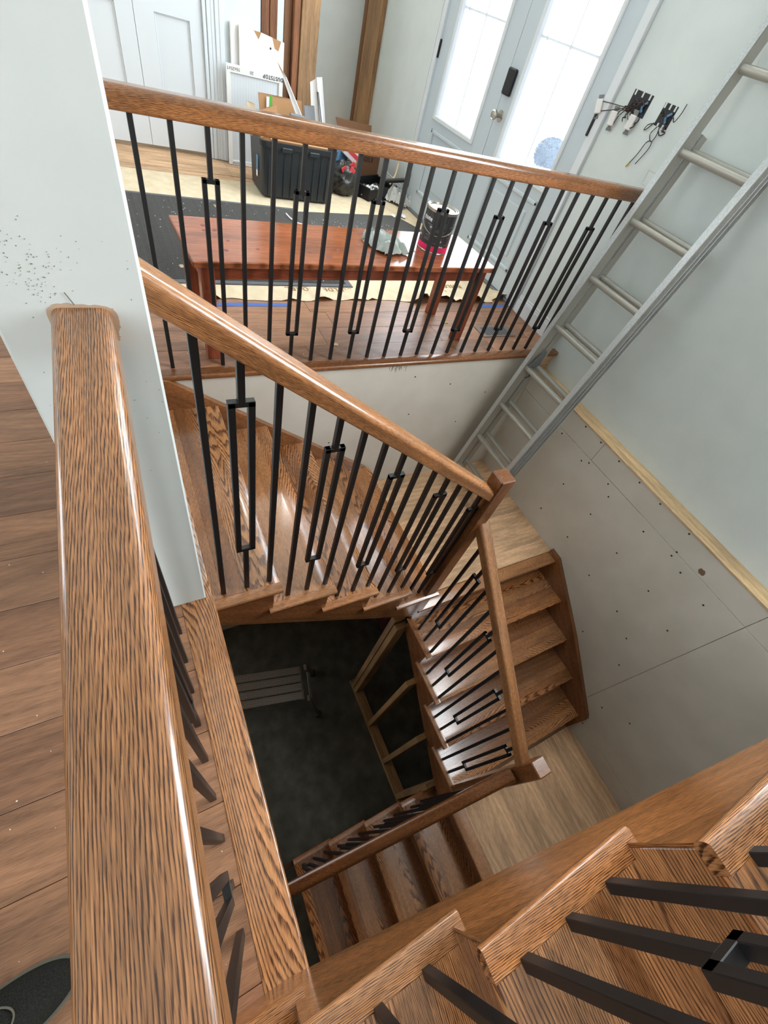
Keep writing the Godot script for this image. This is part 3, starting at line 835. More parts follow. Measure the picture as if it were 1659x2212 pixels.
func build_railings():
	var X := Vector3(1, 0, 0)
	var Y := Vector3.UP
	var Z := Vector3(0, 0, 1)
	var flat := rrprof(0.071, 0.057, 0.013, 0.006)
	var slope := rrprof(0.068, 0.062, 0.02, 0.007)
	# foreground guardrail
	var a := thing("guardrail", "large oak guardrail in the foreground running from the white partition towards the viewer", "railing", "oak guardrails round the stairwell")
	var h := MB.new()
	h.sweep(flat, Vector3(-0.0577, 0.9365, -0.665), Vector3(-0.0755, 0.9365, 0.33), X, Y, Vector2(0.17, 0.0))
	part("handrail", h, M.oak, a)
	for i in 9:
		var z := -0.5745 + 0.0888 * i
		baluster(a, -0.0675, z, 0.0, 0.875, Z, 0.145 if i in [3, 7] else -99.0)
	newel(a, -0.0755, 0.365, 0.0, 1.0)
	# far guardrail
	var f := thing("guardrail", "long oak guardrail with black balusters along the entry edge across the stairwell", "railing", "oak guardrails round the stairwell")
	h = MB.new()
	h.sweep(rrprof(0.068, 0.059, 0.02, 0.01), Vector3(0.02, 0.945, -1.845), Vector3(XR - 0.001, 0.945, -1.845), Z, Y, Vector2(0.1, 0.3))
	part("handrail", h, M.oak_a, f)
	for j in 23:
		var x := 0.122 + 0.1103 * j
		if x > XR - 0.02: break
		baluster(f, x, -1.845, 0.0, 0.888, X, 0.1447 if j % 3 == 2 else -99.0)
	# rail of the top flight
	var c := thing("stair_railing", "sloping oak railing of the top flight, ending at the upper newel post", "railing", "oak stair railings")
	h = MB.new()
	var cy := func(x: float) -> float: return 0.957 - 0.731 * (x - 0.03)
	h.sweep(slope, Vector3(0.02, cy.call(0.02), -0.747), Vector3(1.2, cy.call(1.2), -0.747), Z, Y, Vector2(0.55, 0.1))
	part("handrail", h, M.oak, c)
	var pc := [0.0863, -0.1, -0.273, -0.448, -0.62]
	for i in 14:
		var x := 0.0882 + 0.0825 * i
		var k := i / 3 + 1
		baluster(c, x, -0.747, c_y(k), cy.call(x) - 0.055, X, pc[k - 1] if i % 3 == 1 else -99.0)
	newel(c, 1.229, -0.747, c_y(5), 0.174)
	# rail of the middle flight
	var d := thing("stair_railing", "short steep oak railing of the middle flight between the two newel posts", "railing", "oak stair railings")
	h = MB.new()
	var dy := func(z: float) -> float: return -0.125 - 0.779 * (z + 0.71)
	h.sweep(slope, Vector3(1.262, dy.call(-0.712), -0.712), Vector3(1.262, dy.call(0.255), 0.255), X, Y, Vector2(0.2, 0.5))
	part("handrail", h, M.oak, d)
	var pd := [-1.0107, -1.1933, -1.3875, -1.5762]
	for i in 11:
		var z := -0.6502 + 0.0825 * i
		var k := i / 3 + 1
		baluster(d, 1.263, z, d_y(k), dy.call(z) - 0.055, Z, pd[k - 1] if i % 3 == 1 else -99.0)
	newel(d, 1.264, 0.287, L2, -0.77)
	# rail of the bottom flight
	var e := thing("stair_railing", "dark oak railing of the bottom flight seen from above", "railing", "oak stair railings")
	h = MB.new()
	var ey := func(x: float) -> float: return -0.92 - 0.767 * (1.24 - x)
	h.sweep(slope, Vector3(1.205, ey.call(1.205), 0.272), Vector3(0.02, ey.call(0.02), 0.272), Z, Y, Vector2(0.0, 0.2))
	part("handrail", h, M.oak_dark, e)
	for i in 13:
		var x := 1.13 - 0.0848 * i
		var k := int((1.24 - x) / 0.2545) + 1
		if k > 4: break
		baluster(e, x, 0.268, e_y(k), ey.call(x) - 0.055, X, e_y(k) + 0.26 if i % 3 == 1 else -99.0)
	# rail of the near flight, mostly above the frame
	var b := thing("stair_railing", "black balusters rising from the nearest flight in the lower right corner", "railing", "oak stair railings")
	h = MB.new()
	var by := func(x: float) -> float: return 0.95 + 0.7455 * (x + 0.02)
	h.sweep(slope, Vector3(-0.02, by.call(-0.02) + 0.12, 0.268), Vector3(2.0, by.call(2.0) + 0.12, 0.268), Z, Y, ro())
	part("handrail", h, M.oak, b)
	for i in range(-1, 22):
		var x := 0.1104 + 0.08497 * i
		var k := int(floor((x - 0.229) / 0.2549 + 0.02)) + 3
		if k > 9: break
		baluster(b, x, 0.2685, b_y(k), by.call(x) + 0.05, X, b_y(k) + 0.248 if (i + 30) % 3 == 0 else -99.0)

# ------------------------------------------------------------------ doors
func build_doors():
	var S := "structure"
	# closet: two flat leaves with recessed panels
	var o := thing("door_1", "white bifold closet doors with recessed panels on the far wall", "door", "", Vector3.ZERO, S)
	for s in [[-0.03, 0.4545, 0.09, 0.342], [0.4575, 0.905, 0.586, 0.819]]:
		var lf := pierced(Vector3(s[0], 0.03, -4.835), Vector3(s[1], 2.04, -4.803), 2, [[s[2], 1.0, s[3], 1.9], [s[2], 0.36, s[3], 0.785]])
		var leaf := part("door_leaf", lf, M.white, o)
		for y in [[0.36, 0.785], [1.0, 1.9]]:
			var pn := MB.new()
			pn.span(Vector3(s[2] - 0.005, y[0] - 0.005, -4.83), Vector3(s[3] + 0.005, y[1] + 0.005, -4.817), 0.0)
			for q in [[s[2], y[0], s[3], y[0] + 0.008], [s[2], y[1] - 0.008, s[3], y[1]], [s[2], y[0], s[2] + 0.008, y[1]], [s[3] - 0.008, y[0], s[3], y[1]]]:
				pn.span(Vector3(q[0], q[1], -4.818), Vector3(q[2], q[3], -4.81), 0.003)
			part("panel", pn, M.white, leaf)
	# front doors: leaves in the plane of the right wall
	front_door("door_2", "left grey front door, further from the camera, with a tall bright window", -4.258, -3.324, -4.085, -3.51, -4.262, 1.07)
	front_door("door_3", "right grey front door, nearer the ladder, with knob, black deadbolt and tall bright window", -3.32, -2.404, -3.152, -2.576, -2.4, 1.073)
	var d := get_node("door_3")
	var k := MB.new()
	k.lathe([Vector2(0.0, 0.006), Vector2(0.03, 0.005), Vector2(0.033, 0.0)], Vector3(XR + 0.004, 0.905, -3.262), Vector3(-1, 0, 0))
	k.lathe([Vector2(0.011, 0.0), Vector2(0.011, 0.03), Vector2(0.02, 0.036), Vector2(0.027, 0.047), Vector2(0.027, 0.06), Vector2(0.02, 0.068), Vector2(0.0, 0.07)], Vector3(XR + 0.002, 0.905, -3.262), Vector3(-1, 0, 0))
	part("knob", k, M.steel, d, "round satin metal knob")
	var l := MB.new()
	l.span(Vector3(XR - 0.026, 1.012, -3.304), Vector3(XR + 0.004, 1.145, -3.222), 0.007)
	part("deadbolt", l, M.black, d, "black keypad deadbolt")
	var sl := MB.new()
	sl.span(Vector3(XR - 0.02, 0.0, -4.26), Vector3(XR + 0.1, 0.02, -2.404), 0.002)
	solo("trim", sl, M.alu_dark, "grey metal threshold under the front doors", "threshold", "", S)

func front_door(called: String, label: String, z0: float, z1: float, g0: float, g1: float, hz: float, hy: float):
	var o := thing(called, label, "door", "", Vector3.ZERO, "structure")
	var x := XR + 0.004
	var lf := pierced(Vector3(x, 0.022, z0), Vector3(x + 0.044, 2.06, z1), 0, [[0.7, g0 - 0.02, 1.93, g1 + 0.02], [0.16, g0 - 0.01, 0.625, g1 + 0.01]])
	part("door_leaf", lf, M.door, o)
	var fr := MB.new()
	for q in [[0.68, g0 - 0.03, 0.712, g1 + 0.03], [1.918, g0 - 0.03, 1.95, g1 + 0.03], [0.7, g0 - 0.03, 1.93, g0 + 0.002], [0.7, g1 - 0.002, 1.93, g1 + 0.03]]:
		fr.span(Vector3(x - 0.012, q[0], q[1]), Vector3(x + 0.05, q[2], q[3]), 0.006)
	part("glass_frame", fr, M.white, o)
	var pn := MB.new()
	pn.span(Vector3(x + 0.012, 0.15, g0 - 0.02), Vector3(x + 0.03, 0.635, g1 + 0.02))
	for q in [[0.16, g0 - 0.01, 0.19, g1 + 0.01], [0.595, g0 - 0.01, 0.625, g1 + 0.01], [0.16, g0 - 0.01, 0.625, g0 + 0.02], [0.16, g1 - 0.02, 0.625, g1 + 0.01]]:
		pn.span(Vector3(x - 0.006, q[0], q[1]), Vector3(x + 0.02, q[2], q[3]), 0.008)
	pn.span(Vector3(x + 0.002, 0.24, g0 + 0.07), Vector3(x + 0.02, 0.545, g1 - 0.07), 0.008)
	part("panel", pn, M.door, o)
	var gl := MB.new()
	gl.span(Vector3(x + 0.018, 0.7, g0 - 0.01), Vector3(x + 0.022, 1.93, g1 + 0.01))
	part("pane", gl, M.glass, o)
	var mu := MB.new()
	mu.span(Vector3(x + 0.025, 1.312, g0), Vector3(x + 0.031, 1.322, g1))
	mu.span(Vector3(x + 0.025, 0.71, (g0 + g1) / 2 - 0.004), Vector3(x + 0.031, 1.92, (g0 + g1) / 2 + 0.004))
	for z in [g0 + 0.06, (g0 + g1) / 2, g1 - 0.03]:
		mu.span(Vector3(x + 0.022, 1.307, z - 0.008), Vector3(x + 0.033, 1.327, z + 0.008), 0.002)
	part("muntin", mu, M.muntin, o)
	for y in [hy, 0.2, 1.85]:
		var hb := MB.new()
		hb.span(Vector3(x - (0.032 if hz > -3.0 else 0.016), y - 0.052, hz - 0.008), Vector3(x + 0.002, y + 0.052, hz + 0.008), 0.003)
		part("hinge", hb, M.black, o)

# ------------------------------------------------------------------ ladder
func build_ladder():
	var o := thing("extension_ladder", "grey aluminium extension ladder leaning against the right wall", "ladder")
	var xf := func(y: float) -> float: return 2.13 + 0.185 * (y + 0.61)
	var Z := Vector3(0, 0, 1)
	var dirx := Vector3(0.185, 1, 0).normalized()
	var nx := Vector3(1, -0.185, 0).normalized()
	var off := nx * 0.078
	for sec in 2:
		var y0: float = L1 + 0.02 if sec == 0 else L1 + 0.1
		var y1: float = 1.93 if sec == 0 else 1.22
		var sh: Vector3 = off * sec
		for s in [-1, 1]:
			var zc: float = -1.4885 + s * 0.1905
			var b := MB.new()
			var p := Vector3(xf.call(y0), y0, zc) + sh
			var q := Vector3(xf.call(y1), y1, zc) + sh
			var dep := 0.07 if sec == 0 else 0.055
			b.beam(p, q, 0.004, dep, Z, 0.001)
			part("rail_web", b, M.alu_web, o)
			b = MB.new()
			for t in [-1, 1]:
				var w: Vector3 = nx * t * (dep / 2 - 0.002) + Z * s * (0.014 if t < 0 else 0.011)
				b.beam(p + w, q + w, 0.032 if t < 0 else 0.025, 0.004, Z, 0.001)
			part("side_rail", b, M.alu, o)
			if sec == 0:
				var ft := MB.new()
				ft.box(p + Vector3(0, -0.002, s * 0.01), Vector3(0.085, 0.03, 0.045), 0.006)
				part("foot", ft, M.black, o)
		var k := 0
		for i in range(-4, 7):
			var y: float = 0.845 - 0.2918 * i + (0.022 if sec == 1 else 0.0)
			if y < y0 + 0.05 or y > y1 - 0.04: continue
			var c: Vector3 = Vector3(xf.call(y), y, -1.4885) + sh
			var r := MB.new()
			var pf := [[], []]
			for a in 14:
				var an := TAU * a / 14.0
				var q2 := Vector2(cos(an), sin(an)) * 0.019
				q2.y = min(q2.y, 0.013)
				pf[0].append(q2); pf[1].append(Vector2(cos(an), sin(an)) if q2.y < 0.0129 else Vector2(0, 1))
			r.sweep(pf, c - Z * 0.19, c + Z * 0.19, nx, dirx)
			part("rung", r, M.alu_web, o)
			for s in [-1, 1]:
				r = MB.new()
				r.lathe([Vector2(0.009, 0.002), Vector2(0.012, 0.006), Vector2(0.018, 0.005), Vector2(0.02, 0.0)], c + Z * s * 0.1915, Z * s, 12)
				part("rivet", r, M.alu_dark, o)
			k += 1
	# locks that hook the two sections together
	for s in [-1, 1]:
		var zc: float = -1.4885 + s * 0.178
		var b := MB.new()
		b.prism(PackedVector2Array([Vector2(-0.02, -0.03), Vector2(0.035, -0.02), Vector2(0.075, 0.01), Vector2(0.06, 0.1), Vector2(0.035, 0.115), Vector2(0.0, 0.03)]), Transform3D(Basis(nx, dirx, nx.cross(dirx)), Vector3(xf.call(0.0), 0.0, zc)), 0.006)
		part("rung_lock", b, M.alu_dark, o)
		b = MB.new()
		b.tube([Vector3(xf.call(-0.05) + 0.03, -0.05, zc + 0.005), Vector3(xf.call(-0.07) + 0.045, -0.085, zc + 0.008), Vector3(xf.call(-0.1) + 0.03, -0.1, zc + 0.004)], 0.004, 6)
		part("lock_spring", b, M.black, o)

# ------------------------------------------------------------------ soft things
func nz(sd: int, f: float) -> FastNoiseLite:
	var n := FastNoiseLite.new()
	n.seed = sd; n.frequency = f; n.noise_type = FastNoiseLite.TYPE_SIMPLEX; n.fractal_octaves = 3
	return n

func blob(c: Vector3, r: Vector3, amp: float, f: float, sd: int, nu := 36, nv := 22) -> MB:
	var n := nz(sd, f)
	var b := MB.new()
	b.grid(func(u: float, v: float) -> Vector3:
		var a := TAU * u
		var h := PI * v
		var d := Vector3(cos(a) * sin(h), cos(h), sin(a) * sin(h))
		var k := 1.0 + amp * (0.6 - absf(n.get_noise_3d(d.x * 40, d.y * 40, d.z * 40)) * 2.0)
		var p := c + d * r * k
		p.y = max(p.y, c.y - r.y * 0.8)
		return p, nu, nv, true)
	return b

func crumple(c: Vector3, w: float, d: float, hgt: float, f: float, sd: int, turn := 0.0, ngrid := 30) -> MB:
	var n := nz(sd, f)
	var b := MB.new()
	b.grid(func(u: float, v: float) -> Vector3:
		var x := (u - 0.5) * w
		var z := (v - 0.5) * d
		var k := 1.0 - absf(n.get_noise_2d(u * 60, v * 60)) * 2.2
		var edge := 1.0 - pow(maxf(absf(u - 0.5), absf(v - 0.5)) * 2.0, 4.0) * 0.75
		x *= 0.85 + 0.3 * n.get_noise_2d(v * 50 + 300, 7); z *= 0.85 + 0.3 * n.get_noise_2d(u * 50 + 90, 3)
		return c + Vector3(x, maxf(0.002, hgt * (0.25 + 0.75 * k) * edge), z).rotated(Vector3.UP, turn), ngrid, ngrid)
	return b

func sheet(corners: Array, th: float, bend := 0.0) -> MB:
	var b := MB.new()
	var a: Vector3 = corners[0]
	var nn: Vector3 = (corners[1] - a).cross(corners[3] - a).normalized()
	for s in [-1.0, 1.0]:
		b.grid(func(u: float, v: float) -> Vector3:
			var p: Vector3 = (corners[0] as Vector3).lerp(corners[1], u).lerp((corners[3] as Vector3).lerp(corners[2], u), v)
			return p + nn * (s * th * 0.5 + bend * sin(PI * u)), 6, 4)
	for i in 4:
		var p: Vector3 = corners[i]
		var q: Vector3 = corners[(i + 1) % 4]
		b.quad(p - nn * th / 2, q - nn * th / 2, q + nn * th / 2, p + nn * th / 2, (q - p).cross(nn).normalized())
	return b

func text(called: String, s: String, size: float, at: Vector3, bs: Basis, m: Material, parent: Node3D, depth := 0.0008):
	var t := TextMesh.new()
	var f := SystemFont.new()
	f.font_names = PackedStringArray(["Droid Sans"])
	f.font_weight = 700
	t.font = f; t.text = s; t.font_size = 32; t.pixel_size = size / 32.0; t.depth = depth
	t.material = m
	var o := MeshInstance3D.new()
	o.name = numbered(parent, called)
	o.mesh = t
	parent.add_child(o, true)
	o.global_transform = Transform3D(bs, at)

# ------------------------------------------------------------------ the entry hall
func build_hall_things():
	var U := Vector3.UP
	# low bench
	var o := thing("low_bench", "low glossy reddish-brown wooden bench standing across the entry behind the far guardrail", "bench")
	var lf := Vector3(0.257, 0.46, -1.856)
	var ux := Vector3(1.625, 0, -0.082).normalized()
	var uz := U.cross(ux) * -1.0
	if uz.z > 0: uz = -uz
	var bs := Basis(ux, U, ux.cross(U))
	var P := func(x: float, y: float, d: float) -> Vector3: return lf + ux * x + uz * d + U * (y - 0.46)
	var b := MB.new()
	b.box(P.call(0.8135, 0.4475, 0.212), Vector3(1.627, 0.025, 0.424), 0.004, bs, 0, Vector2(0.1, 0.2))
	part("bench_top", b, M.bench, o)
	for d in [0.055, 0.37]:
		b = MB.new()
		b.box(P.call(0.8135, 0.402, d), Vector3(1.5, 0.066, 0.02), 0.002, bs, 0, ro())
		part("apron", b, M.bench_leg, o)
	for x in [0.045, 1.58]:
		b = MB.new()
		b.box(P.call(x, 0.402, 0.212), Vector3(0.02, 0.066, 0.3), 0.002, bs, 2, ro())
		part("apron", b, M.bench_leg, o)
	for x in [0.06, 1.565]:
		for d in [0.06, 0.365]:
			b = MB.new()
			b.box(P.call(x, 0.2175, d), Vector3(0.056, 0.435, 0.056), 0.003, bs, 1, ro())
			part("leg", b, M.bench_leg, o)
	b = MB.new()
	for k in 26:
		var r := rng.randf_range(0.004, 0.016)
		b.lathe([Vector2(0, 0.0004), Vector2(r, 0.0003), Vector2(r, 0)], P.call(rng.randf_range(0.1, 1.2), 0.46, rng.randf_range(0.05, 0.4)), U, 9)
	part("stain", b, mat(hexc(120, 52, 40), 0.4), o, "dark stains on the bench top").set_meta("kind", "stuff")
	# paint can on the bench
	o = thing("paint_can", "dark metal paint can with a pink band at its foot on the low bench", "paint can")
	var cc := Vector3(1.545, 0.46, -2.14)
	b = MB.new()
	b.lathe([Vector2(0.0, 0.003), Vector2(0.08, 0.003), Vector2(0.083, 0.0), Vector2(0.084, 0.004), Vector2(0.0825, 0.008), Vector2(0.0825, 0.188), Vector2(0.085, 0.191), Vector2(0.085, 0.197), Vector2(0.081, 0.198), Vector2(0.078, 0.194), Vector2(0.07, 0.196), Vector2(0.067, 0.19), Vector2(0.0, 0.19)], cc, U, 40)
	part("can", b, M.steel, o)
	b = MB.new()
	b.lathe([Vector2(0.0829, 0.036), Vector2(0.0829, 0.184)], cc, U, 48)
	var im := Image.create(512, 128, false, Image.FORMAT_RGB8)
	im.fill(hexc(46, 48, 50))
	for x in range(0, 512, 64):
		im.fill_rect(Rect2i(x, 0, 2, 128), hexc(96, 98, 98))
		for y in range(30, 118, 6):
			if rng.randf() < 0.7: im.fill_rect(Rect2i(x + 8, y, 10 + rng.randi() % 40, 2), hexc(118, 120, 120))
		if (x / 64) % 2 == 0: im.fill_rect(Rect2i(x + 10, 100, 26, 6), hexc(210, 210, 208))
	part("label", b, mat(Color(1, 1, 1), 0.35, 0.0, ImageTexture.create_from_image(im)), o, "dark printed label")
	b = MB.new()
	b.lathe([Vector2(0.083, 0.008), Vector2(0.083, 0.036)], cc, U, 48)
	part("band", b, M.pink, o, "bright pink band")
	for a in [[-2.95, 0.15, "tone", 0.026], [-2.55, 0.118, "GAL", 0.012], [-1.75, 0.04, "INTERIOR", 0.009]]:
		var nrm := Vector3(cos(a[0]), 0, -sin(a[0]))
		text("print", a[2], a[3], cc + nrm * 0.0832 + U * a[1], Basis(U.cross(nrm), U, nrm), M.paint_white, o)
	b = MB.new()
	var pth := []
	for k in 15:
		var t := PI * k / 14.0
		pth.append(cc + Vector3(-0.59, 0, 0.81) * (0.02 + 0.078 * sin(t)) + Vector3(-0.81, 0, -0.59) * 0.086 * cos(t) + U * (0.145 - 0.055 * sin(t)))
	b.tube(pth, 0.0016, 6)
	part("bail_handle", b, M.steel, o)
	b = MB.new()
	b.lathe([Vector2(0.0, 0.004), Vector2(0.011, 0.003), Vector2(0.012, 0.0)], cc + Vector3(-0.3, 0, 0.77).normalized() * 0.083 + U * 0.145, Vector3(-0.3, 0, 0.77).normalized(), 16)
	part("handle_ear", b, M.black, o)
	# rag
	o = thing("rag", "crumpled pale grey rag lying on the low bench beside the paint can", "rag")
	part("cloth", crumple(Vector3(1.225, 0.461, -2.11), 0.2, 0.24, 0.065, 0.022, 41, 0.4), M.rag, o)
	part("cloth_fold", crumple(Vector3(1.2, 0.463, -2.2), 0.12, 0.1, 0.05, 0.05, 44, 1.0, 18), M.rag, o)
	# mats
	o = thing("floor_mat", "long dark grey ribbed doormat with a border under the low bench", "mat", "dark doormats")
	b = MB.new()
	b.box(Vector3(0.6, 0.006, -3.22), Vector3(1.5, 0.008, 1.24), 0.003)
	part("mat_base", b, M.rug_border, o)
	b = MB.new()
	for k in 96:
		b.box(Vector3(0.6, 0.0115, -3.22 - 0.585 + 1.17 * (k + 0.5) / 96.0), Vector3(1.42, 0.004, 0.0085), 0.0015)
	part("ribs", b, M.rug, o).set_meta("kind", "stuff")
	o = thing("floor_mat", "second dark grey doormat lying skewed behind the bench towards the front doors", "mat", "dark doormats")
	b = MB.new()
	b.prism(PackedVector2Array([Vector2(1.2, -3.5), Vector2(2.28, -3.0), Vector2(2.5, -3.6), Vector2(2.33, -3.92), Vector2(1.36, -3.78)]), Transform3D(Basis(Vector3(1, 0, 0), Vector3(0, 0, 1), U), Vector3(0, 0.004, 0)), 0.007)
	part("mat_base", b, M.rug, o)
	b = MB.new()
	b.tube([Vector3(1.235, 0.015, -3.7), Vector3(1.235, 0.02, -3.62), Vector3(1.26, 0.018, -3.54), Vector3(1.36, 0.014, -3.49)], 0.006, 7)
	part("loose_edge", b, M.paper_white, o, "pale curled edge strip")
	# protective paper with a curling front edge
	o = thing("protective_paper", "tan protective floor paper with a wavy torn front edge under the bench", "paper")
	var ns := nz(77, 0.09)
	b = MB.new()
	var wav := func(u: float, v: float) -> Vector3:
		var x := -0.15 + 2.78 * u
		var lift := maxf(0.0, ns.get_noise_1d(u * 130.0)) * 0.06 + (0.035 if u > 0.66 and u < 0.82 else 0.0) * smoothstep(0.66, 0.7, u) * (1.0 - smoothstep(0.78, 0.82, u))
		var zf := -2.435 + 0.03 * ns.get_noise_1d(u * 60.0 + 50.0) - (0.05 if x > 2.45 else 0.0)
		var z := zf - (zf + 4.3) * (1.0 - v) * -1.0 if false else lerpf(-4.3, zf, v)
		return Vector3(x, 0.003 + lift * smoothstep(0.9, 1.0, v), z)
	b.grid(wav, 90, 40)
	part("sheet", b, M.paper, o)
	b = MB.new()
	for k in 90:
		var p: Vector3 = wav.call(k / 90.0, 1.0)
		var q: Vector3 = wav.call((k + 1) / 90.0, 1.0)
		b.quad(p, q, q - U * 0.002, p - U * 0.002, Vector3(0, 0, 1))
	part("edge", b, M.paper_edge, o)
	var flat := Basis(Vector3(-1, 0, 0), Vector3(0, 0, 1), U)
	text("print", "BUILDER BOARD", 0.06, Vector3(1.1, 0.0045, -2.57), flat, M.paper_edge, o, 0.0004)
	text("print", "BUILDER", 0.06, Vector3(2.17, 0.0045, -2.66), flat, M.paper_edge, o, 0.0004)
	text("print", "BOARD", 0.06, Vector3(2.17, 0.0045, -2.57), flat, M.paper_edge, o, 0.0004)
	# tape
	for s in [[0.16, 0.83, "long strip of blue painter's tape on the hardwood left of the bench legs"], [2.3, 2.56, "short strip of blue painter's tape near the right baseboard"]]:
		b = MB.new()
		b.span(Vector3(s[0], 0.0003, -2.405), Vector3(s[1], 0.0012, -2.37))
		solo("tape_strip", b, M.blue_tape, s[2], "tape", "strips of blue tape")
	# floor vent
	o = thing("floor_vent", "metal floor vent register with dark slots in the hardwood by the right baseboard", "vent")
	b = MB.new()
	var vc := Vector3(2.21, 0.0, -2.056)
	b.span(vc + Vector3(-0.148, 0.0, -0.066), vc + Vector3(0.148, 0.004, 0.066), 0.002)
	part("plate", b, mat(hexc(120, 106, 98), 0.45, 0.3), o)
	b = MB.new()
	b.span(vc + Vector3(-0.108, 0.003, -0.045), vc + Vector3(0.108, 0.0046, 0.045))
	part("opening", b, M.black, o)
	for k in 13:
		b = MB.new()
		b.span(vc + Vector3(-0.104 + 0.0168 * k, 0.004, -0.045), vc + Vector3(-0.099 + 0.0168 * k, 0.0065, 0.045), 0.0008)
		part("slat", b, M.alu_dark, o)
	# rough framing where the far wall is open
	var studs := [[1.335, 1.395, -4.79, M.stud_brown, "reddish-brown bare stud at the end of the far wall"], [1.398, 1.455, -4.785, M.stud_brown, "second reddish-brown bare stud beside the drywall strip"], [1.51, 1.57, -4.79, M.cardboard_dark, "dark brown recessed jamb beside the pale stud"], [1.573, 1.625, -4.75, M.stud_brown, "brown jamb edge left of the pale stud"], [1.628, 1.772, -4.735, M.old_pine, "wide pale pine stud with knots in the open framing"]]
	for s in studs:
		b = MB.new()
		b.span(Vector3(s[0], 0.0, s[2] - 0.09), Vector3(s[1], TOP, s[2] + 0.0), 0.003, 1, ro())
		solo("stud", b, s[3], s[4], "stud", "bare studs in the far wall")
	b = MB.new()
	b.span(Vector3(1.457, 0.0, -4.86), Vector3(1.508, TOP, -4.797), 0.001)
	solo("wall_far", b, M.wall, "narrow strip of drywall between the bare studs", "wall", "", "structure")
	o = thing("stud", "tall pine corner board standing against the right wall left of the front doors", "stud")
	b = MB.new()
	b.span(Vector3(XR - 0.045, 0.0, -5.6), Vector3(XR - 0.001, TOP, -5.3), 0.003, 1, ro())
	part("board", b, M.old_pine, o)
	b = MB.new()
	b.span(Vector3(XR - 0.055, 0.0, -5.66), Vector3(XR - 0.001, TOP, -5.602), 0.002, 1, ro())
	part("edge", b, M.cardboard_dark, o)
	# boards and filter leaning on the far wall
	b = MB.new()
	b.span(Vector3(1.097, 0.0, -4.79), Vector3(1.3, 0.845, -4.765), 0.002, 1)
	solo("shelf_board", b, M.paper_white, "narrow grey-white board leaning behind the chipped panel", "board")
	o = thing("chipped_panel", "white particle board panel with broken brown corners leaning on the far wall", "board")
	b = MB.new()
	b.prism(PackedVector2Array([Vector2(1.155, 0.0), Vector2(1.5, 0.0), Vector2(1.5, 0.815), Vector2(1.475, 0.815), Vector2(1.455, 0.76), Vector2(1.425, 0.77), Vector2(1.405, 0.825), Vector2(1.32, 0.835), Vector2(1.3, 0.795), Vector2(1.265, 0.835), Vector2(1.155, 0.845)]), Transform3D(Basis.IDENTITY, Vector3(0, 0, -4.755)), 0.016)
	part("panel", b, M.paper_white, o)
	b = MB.new()
	b.prism(PackedVector2Array([Vector2(1.4, 0.826), Vector2(1.425, 0.765), Vector2(1.455, 0.752), Vector2(1.478, 0.815)]), Transform3D(Basis.IDENTITY, Vector3(0, 0, -4.753)), 0.01)
	part("broken_core", b, M.cardboard, o)
	b = MB.new()
	b.prism(PackedVector2Array([Vector2(1.262, 0.836), Vector2(1.3, 0.79), Vector2(1.322, 0.834)]), Transform3D(Basis.IDENTITY, Vector3(0, 0, -4.753)), 0.01)
	part("broken_core", b, M.cardboard, o)
	b = MB.new()
	b.lathe([Vector2(0, 0.001), Vector2(0.007, 0.001), Vector2(0.007, 0)], Vector3(1.393, 0.765, -4.739), Vector3(0, 0, 1), 10)
	part("hole", b, M.hole, o)
	o = thing("furnace_filter", "white cardboard framed furnace filter lettered upside down, leaning on the far wall", "filter")
	for q in [[1.045, 0.585, 1.49, 0.63], [1.045, 0.0, 1.49, 0.03], [1.045, 0.03, 1.075, 0.585], [1.46, 0.03, 1.49, 0.585]]:
		b = MB.new()
		b.span(Vector3(q[0], q[1], -4.735), Vector3(q[2], q[3], -4.71), 0.001)
		part("frame", b, M.paper_white, o)
	b = MB.new()
	b.grid(func(u: float, v: float) -> Vector3: return Vector3(1.07 + 0.395 * u, 0.025 + 0.565 * v, -4.723 + 0.002 * (absf(fposmod(u * 18.0, 1.0) - 0.5) - 0.25)), 72, 2)
	part("pleats", b, M.white, o)
	var up_down := Basis(Vector3(-1, 0, 0), Vector3(0, -1, 0), Vector3(0, 0, 1))
	text("print", "DUSTSTOP", 0.034, Vector3(1.41, 0.607, -4.7095), up_down, M.black, o)
	text("print", "20", 0.026, Vector3(1.24, 0.607, -4.7095), up_down, M.grey, o)
	text("print", "16x25x1", 0.026, Vector3(1.1, 0.607, -4.7095), up_down, M.grey, o)
	text("print", "DUSTSTOP", 0.02, Vector3(1.12, 0.015, -4.7095), up_down, M.grey, o)
	# tote
	o = thing("storage_tote", "large dark plastic storage tote filled with scraps on the entry floor", "storage tote")
	var tc := Vector3(1.425, 0, -4.185)
	b = MB.new()
	var ring := func(hx: float, hz: float, r: float, y: float) -> Array:
		var out := []
		for c in [[1, 1], [-1, 1], [-1, -1], [1, -1]]:
			for k in 5:
				var a: float = deg_to_rad({[1, 1]: 0.0, [-1, 1]: 90.0, [-1, -1]: 180.0, [1, -1]: 270.0}[c] + 22.5 * k)
				out.append(tc + Vector3(c[0] * (hx - r) + cos(a) * r, y, c[1] * (hz - r) + sin(a) * r))
		return out
	var rings := [ring.call(0.265, 0.155, 0.03, 0.004), ring.call(0.285, 0.175, 0.035, 0.02), ring.call(0.298, 0.187, 0.04, 0.335), ring.call(0.312, 0.2, 0.04, 0.338), ring.call(0.314, 0.202, 0.04, 0.372), ring.call(0.3, 0.188, 0.035, 0.374), ring.call(0.29, 0.18, 0.035, 0.33), ring.call(0.28, 0.17, 0.03, 0.06)]
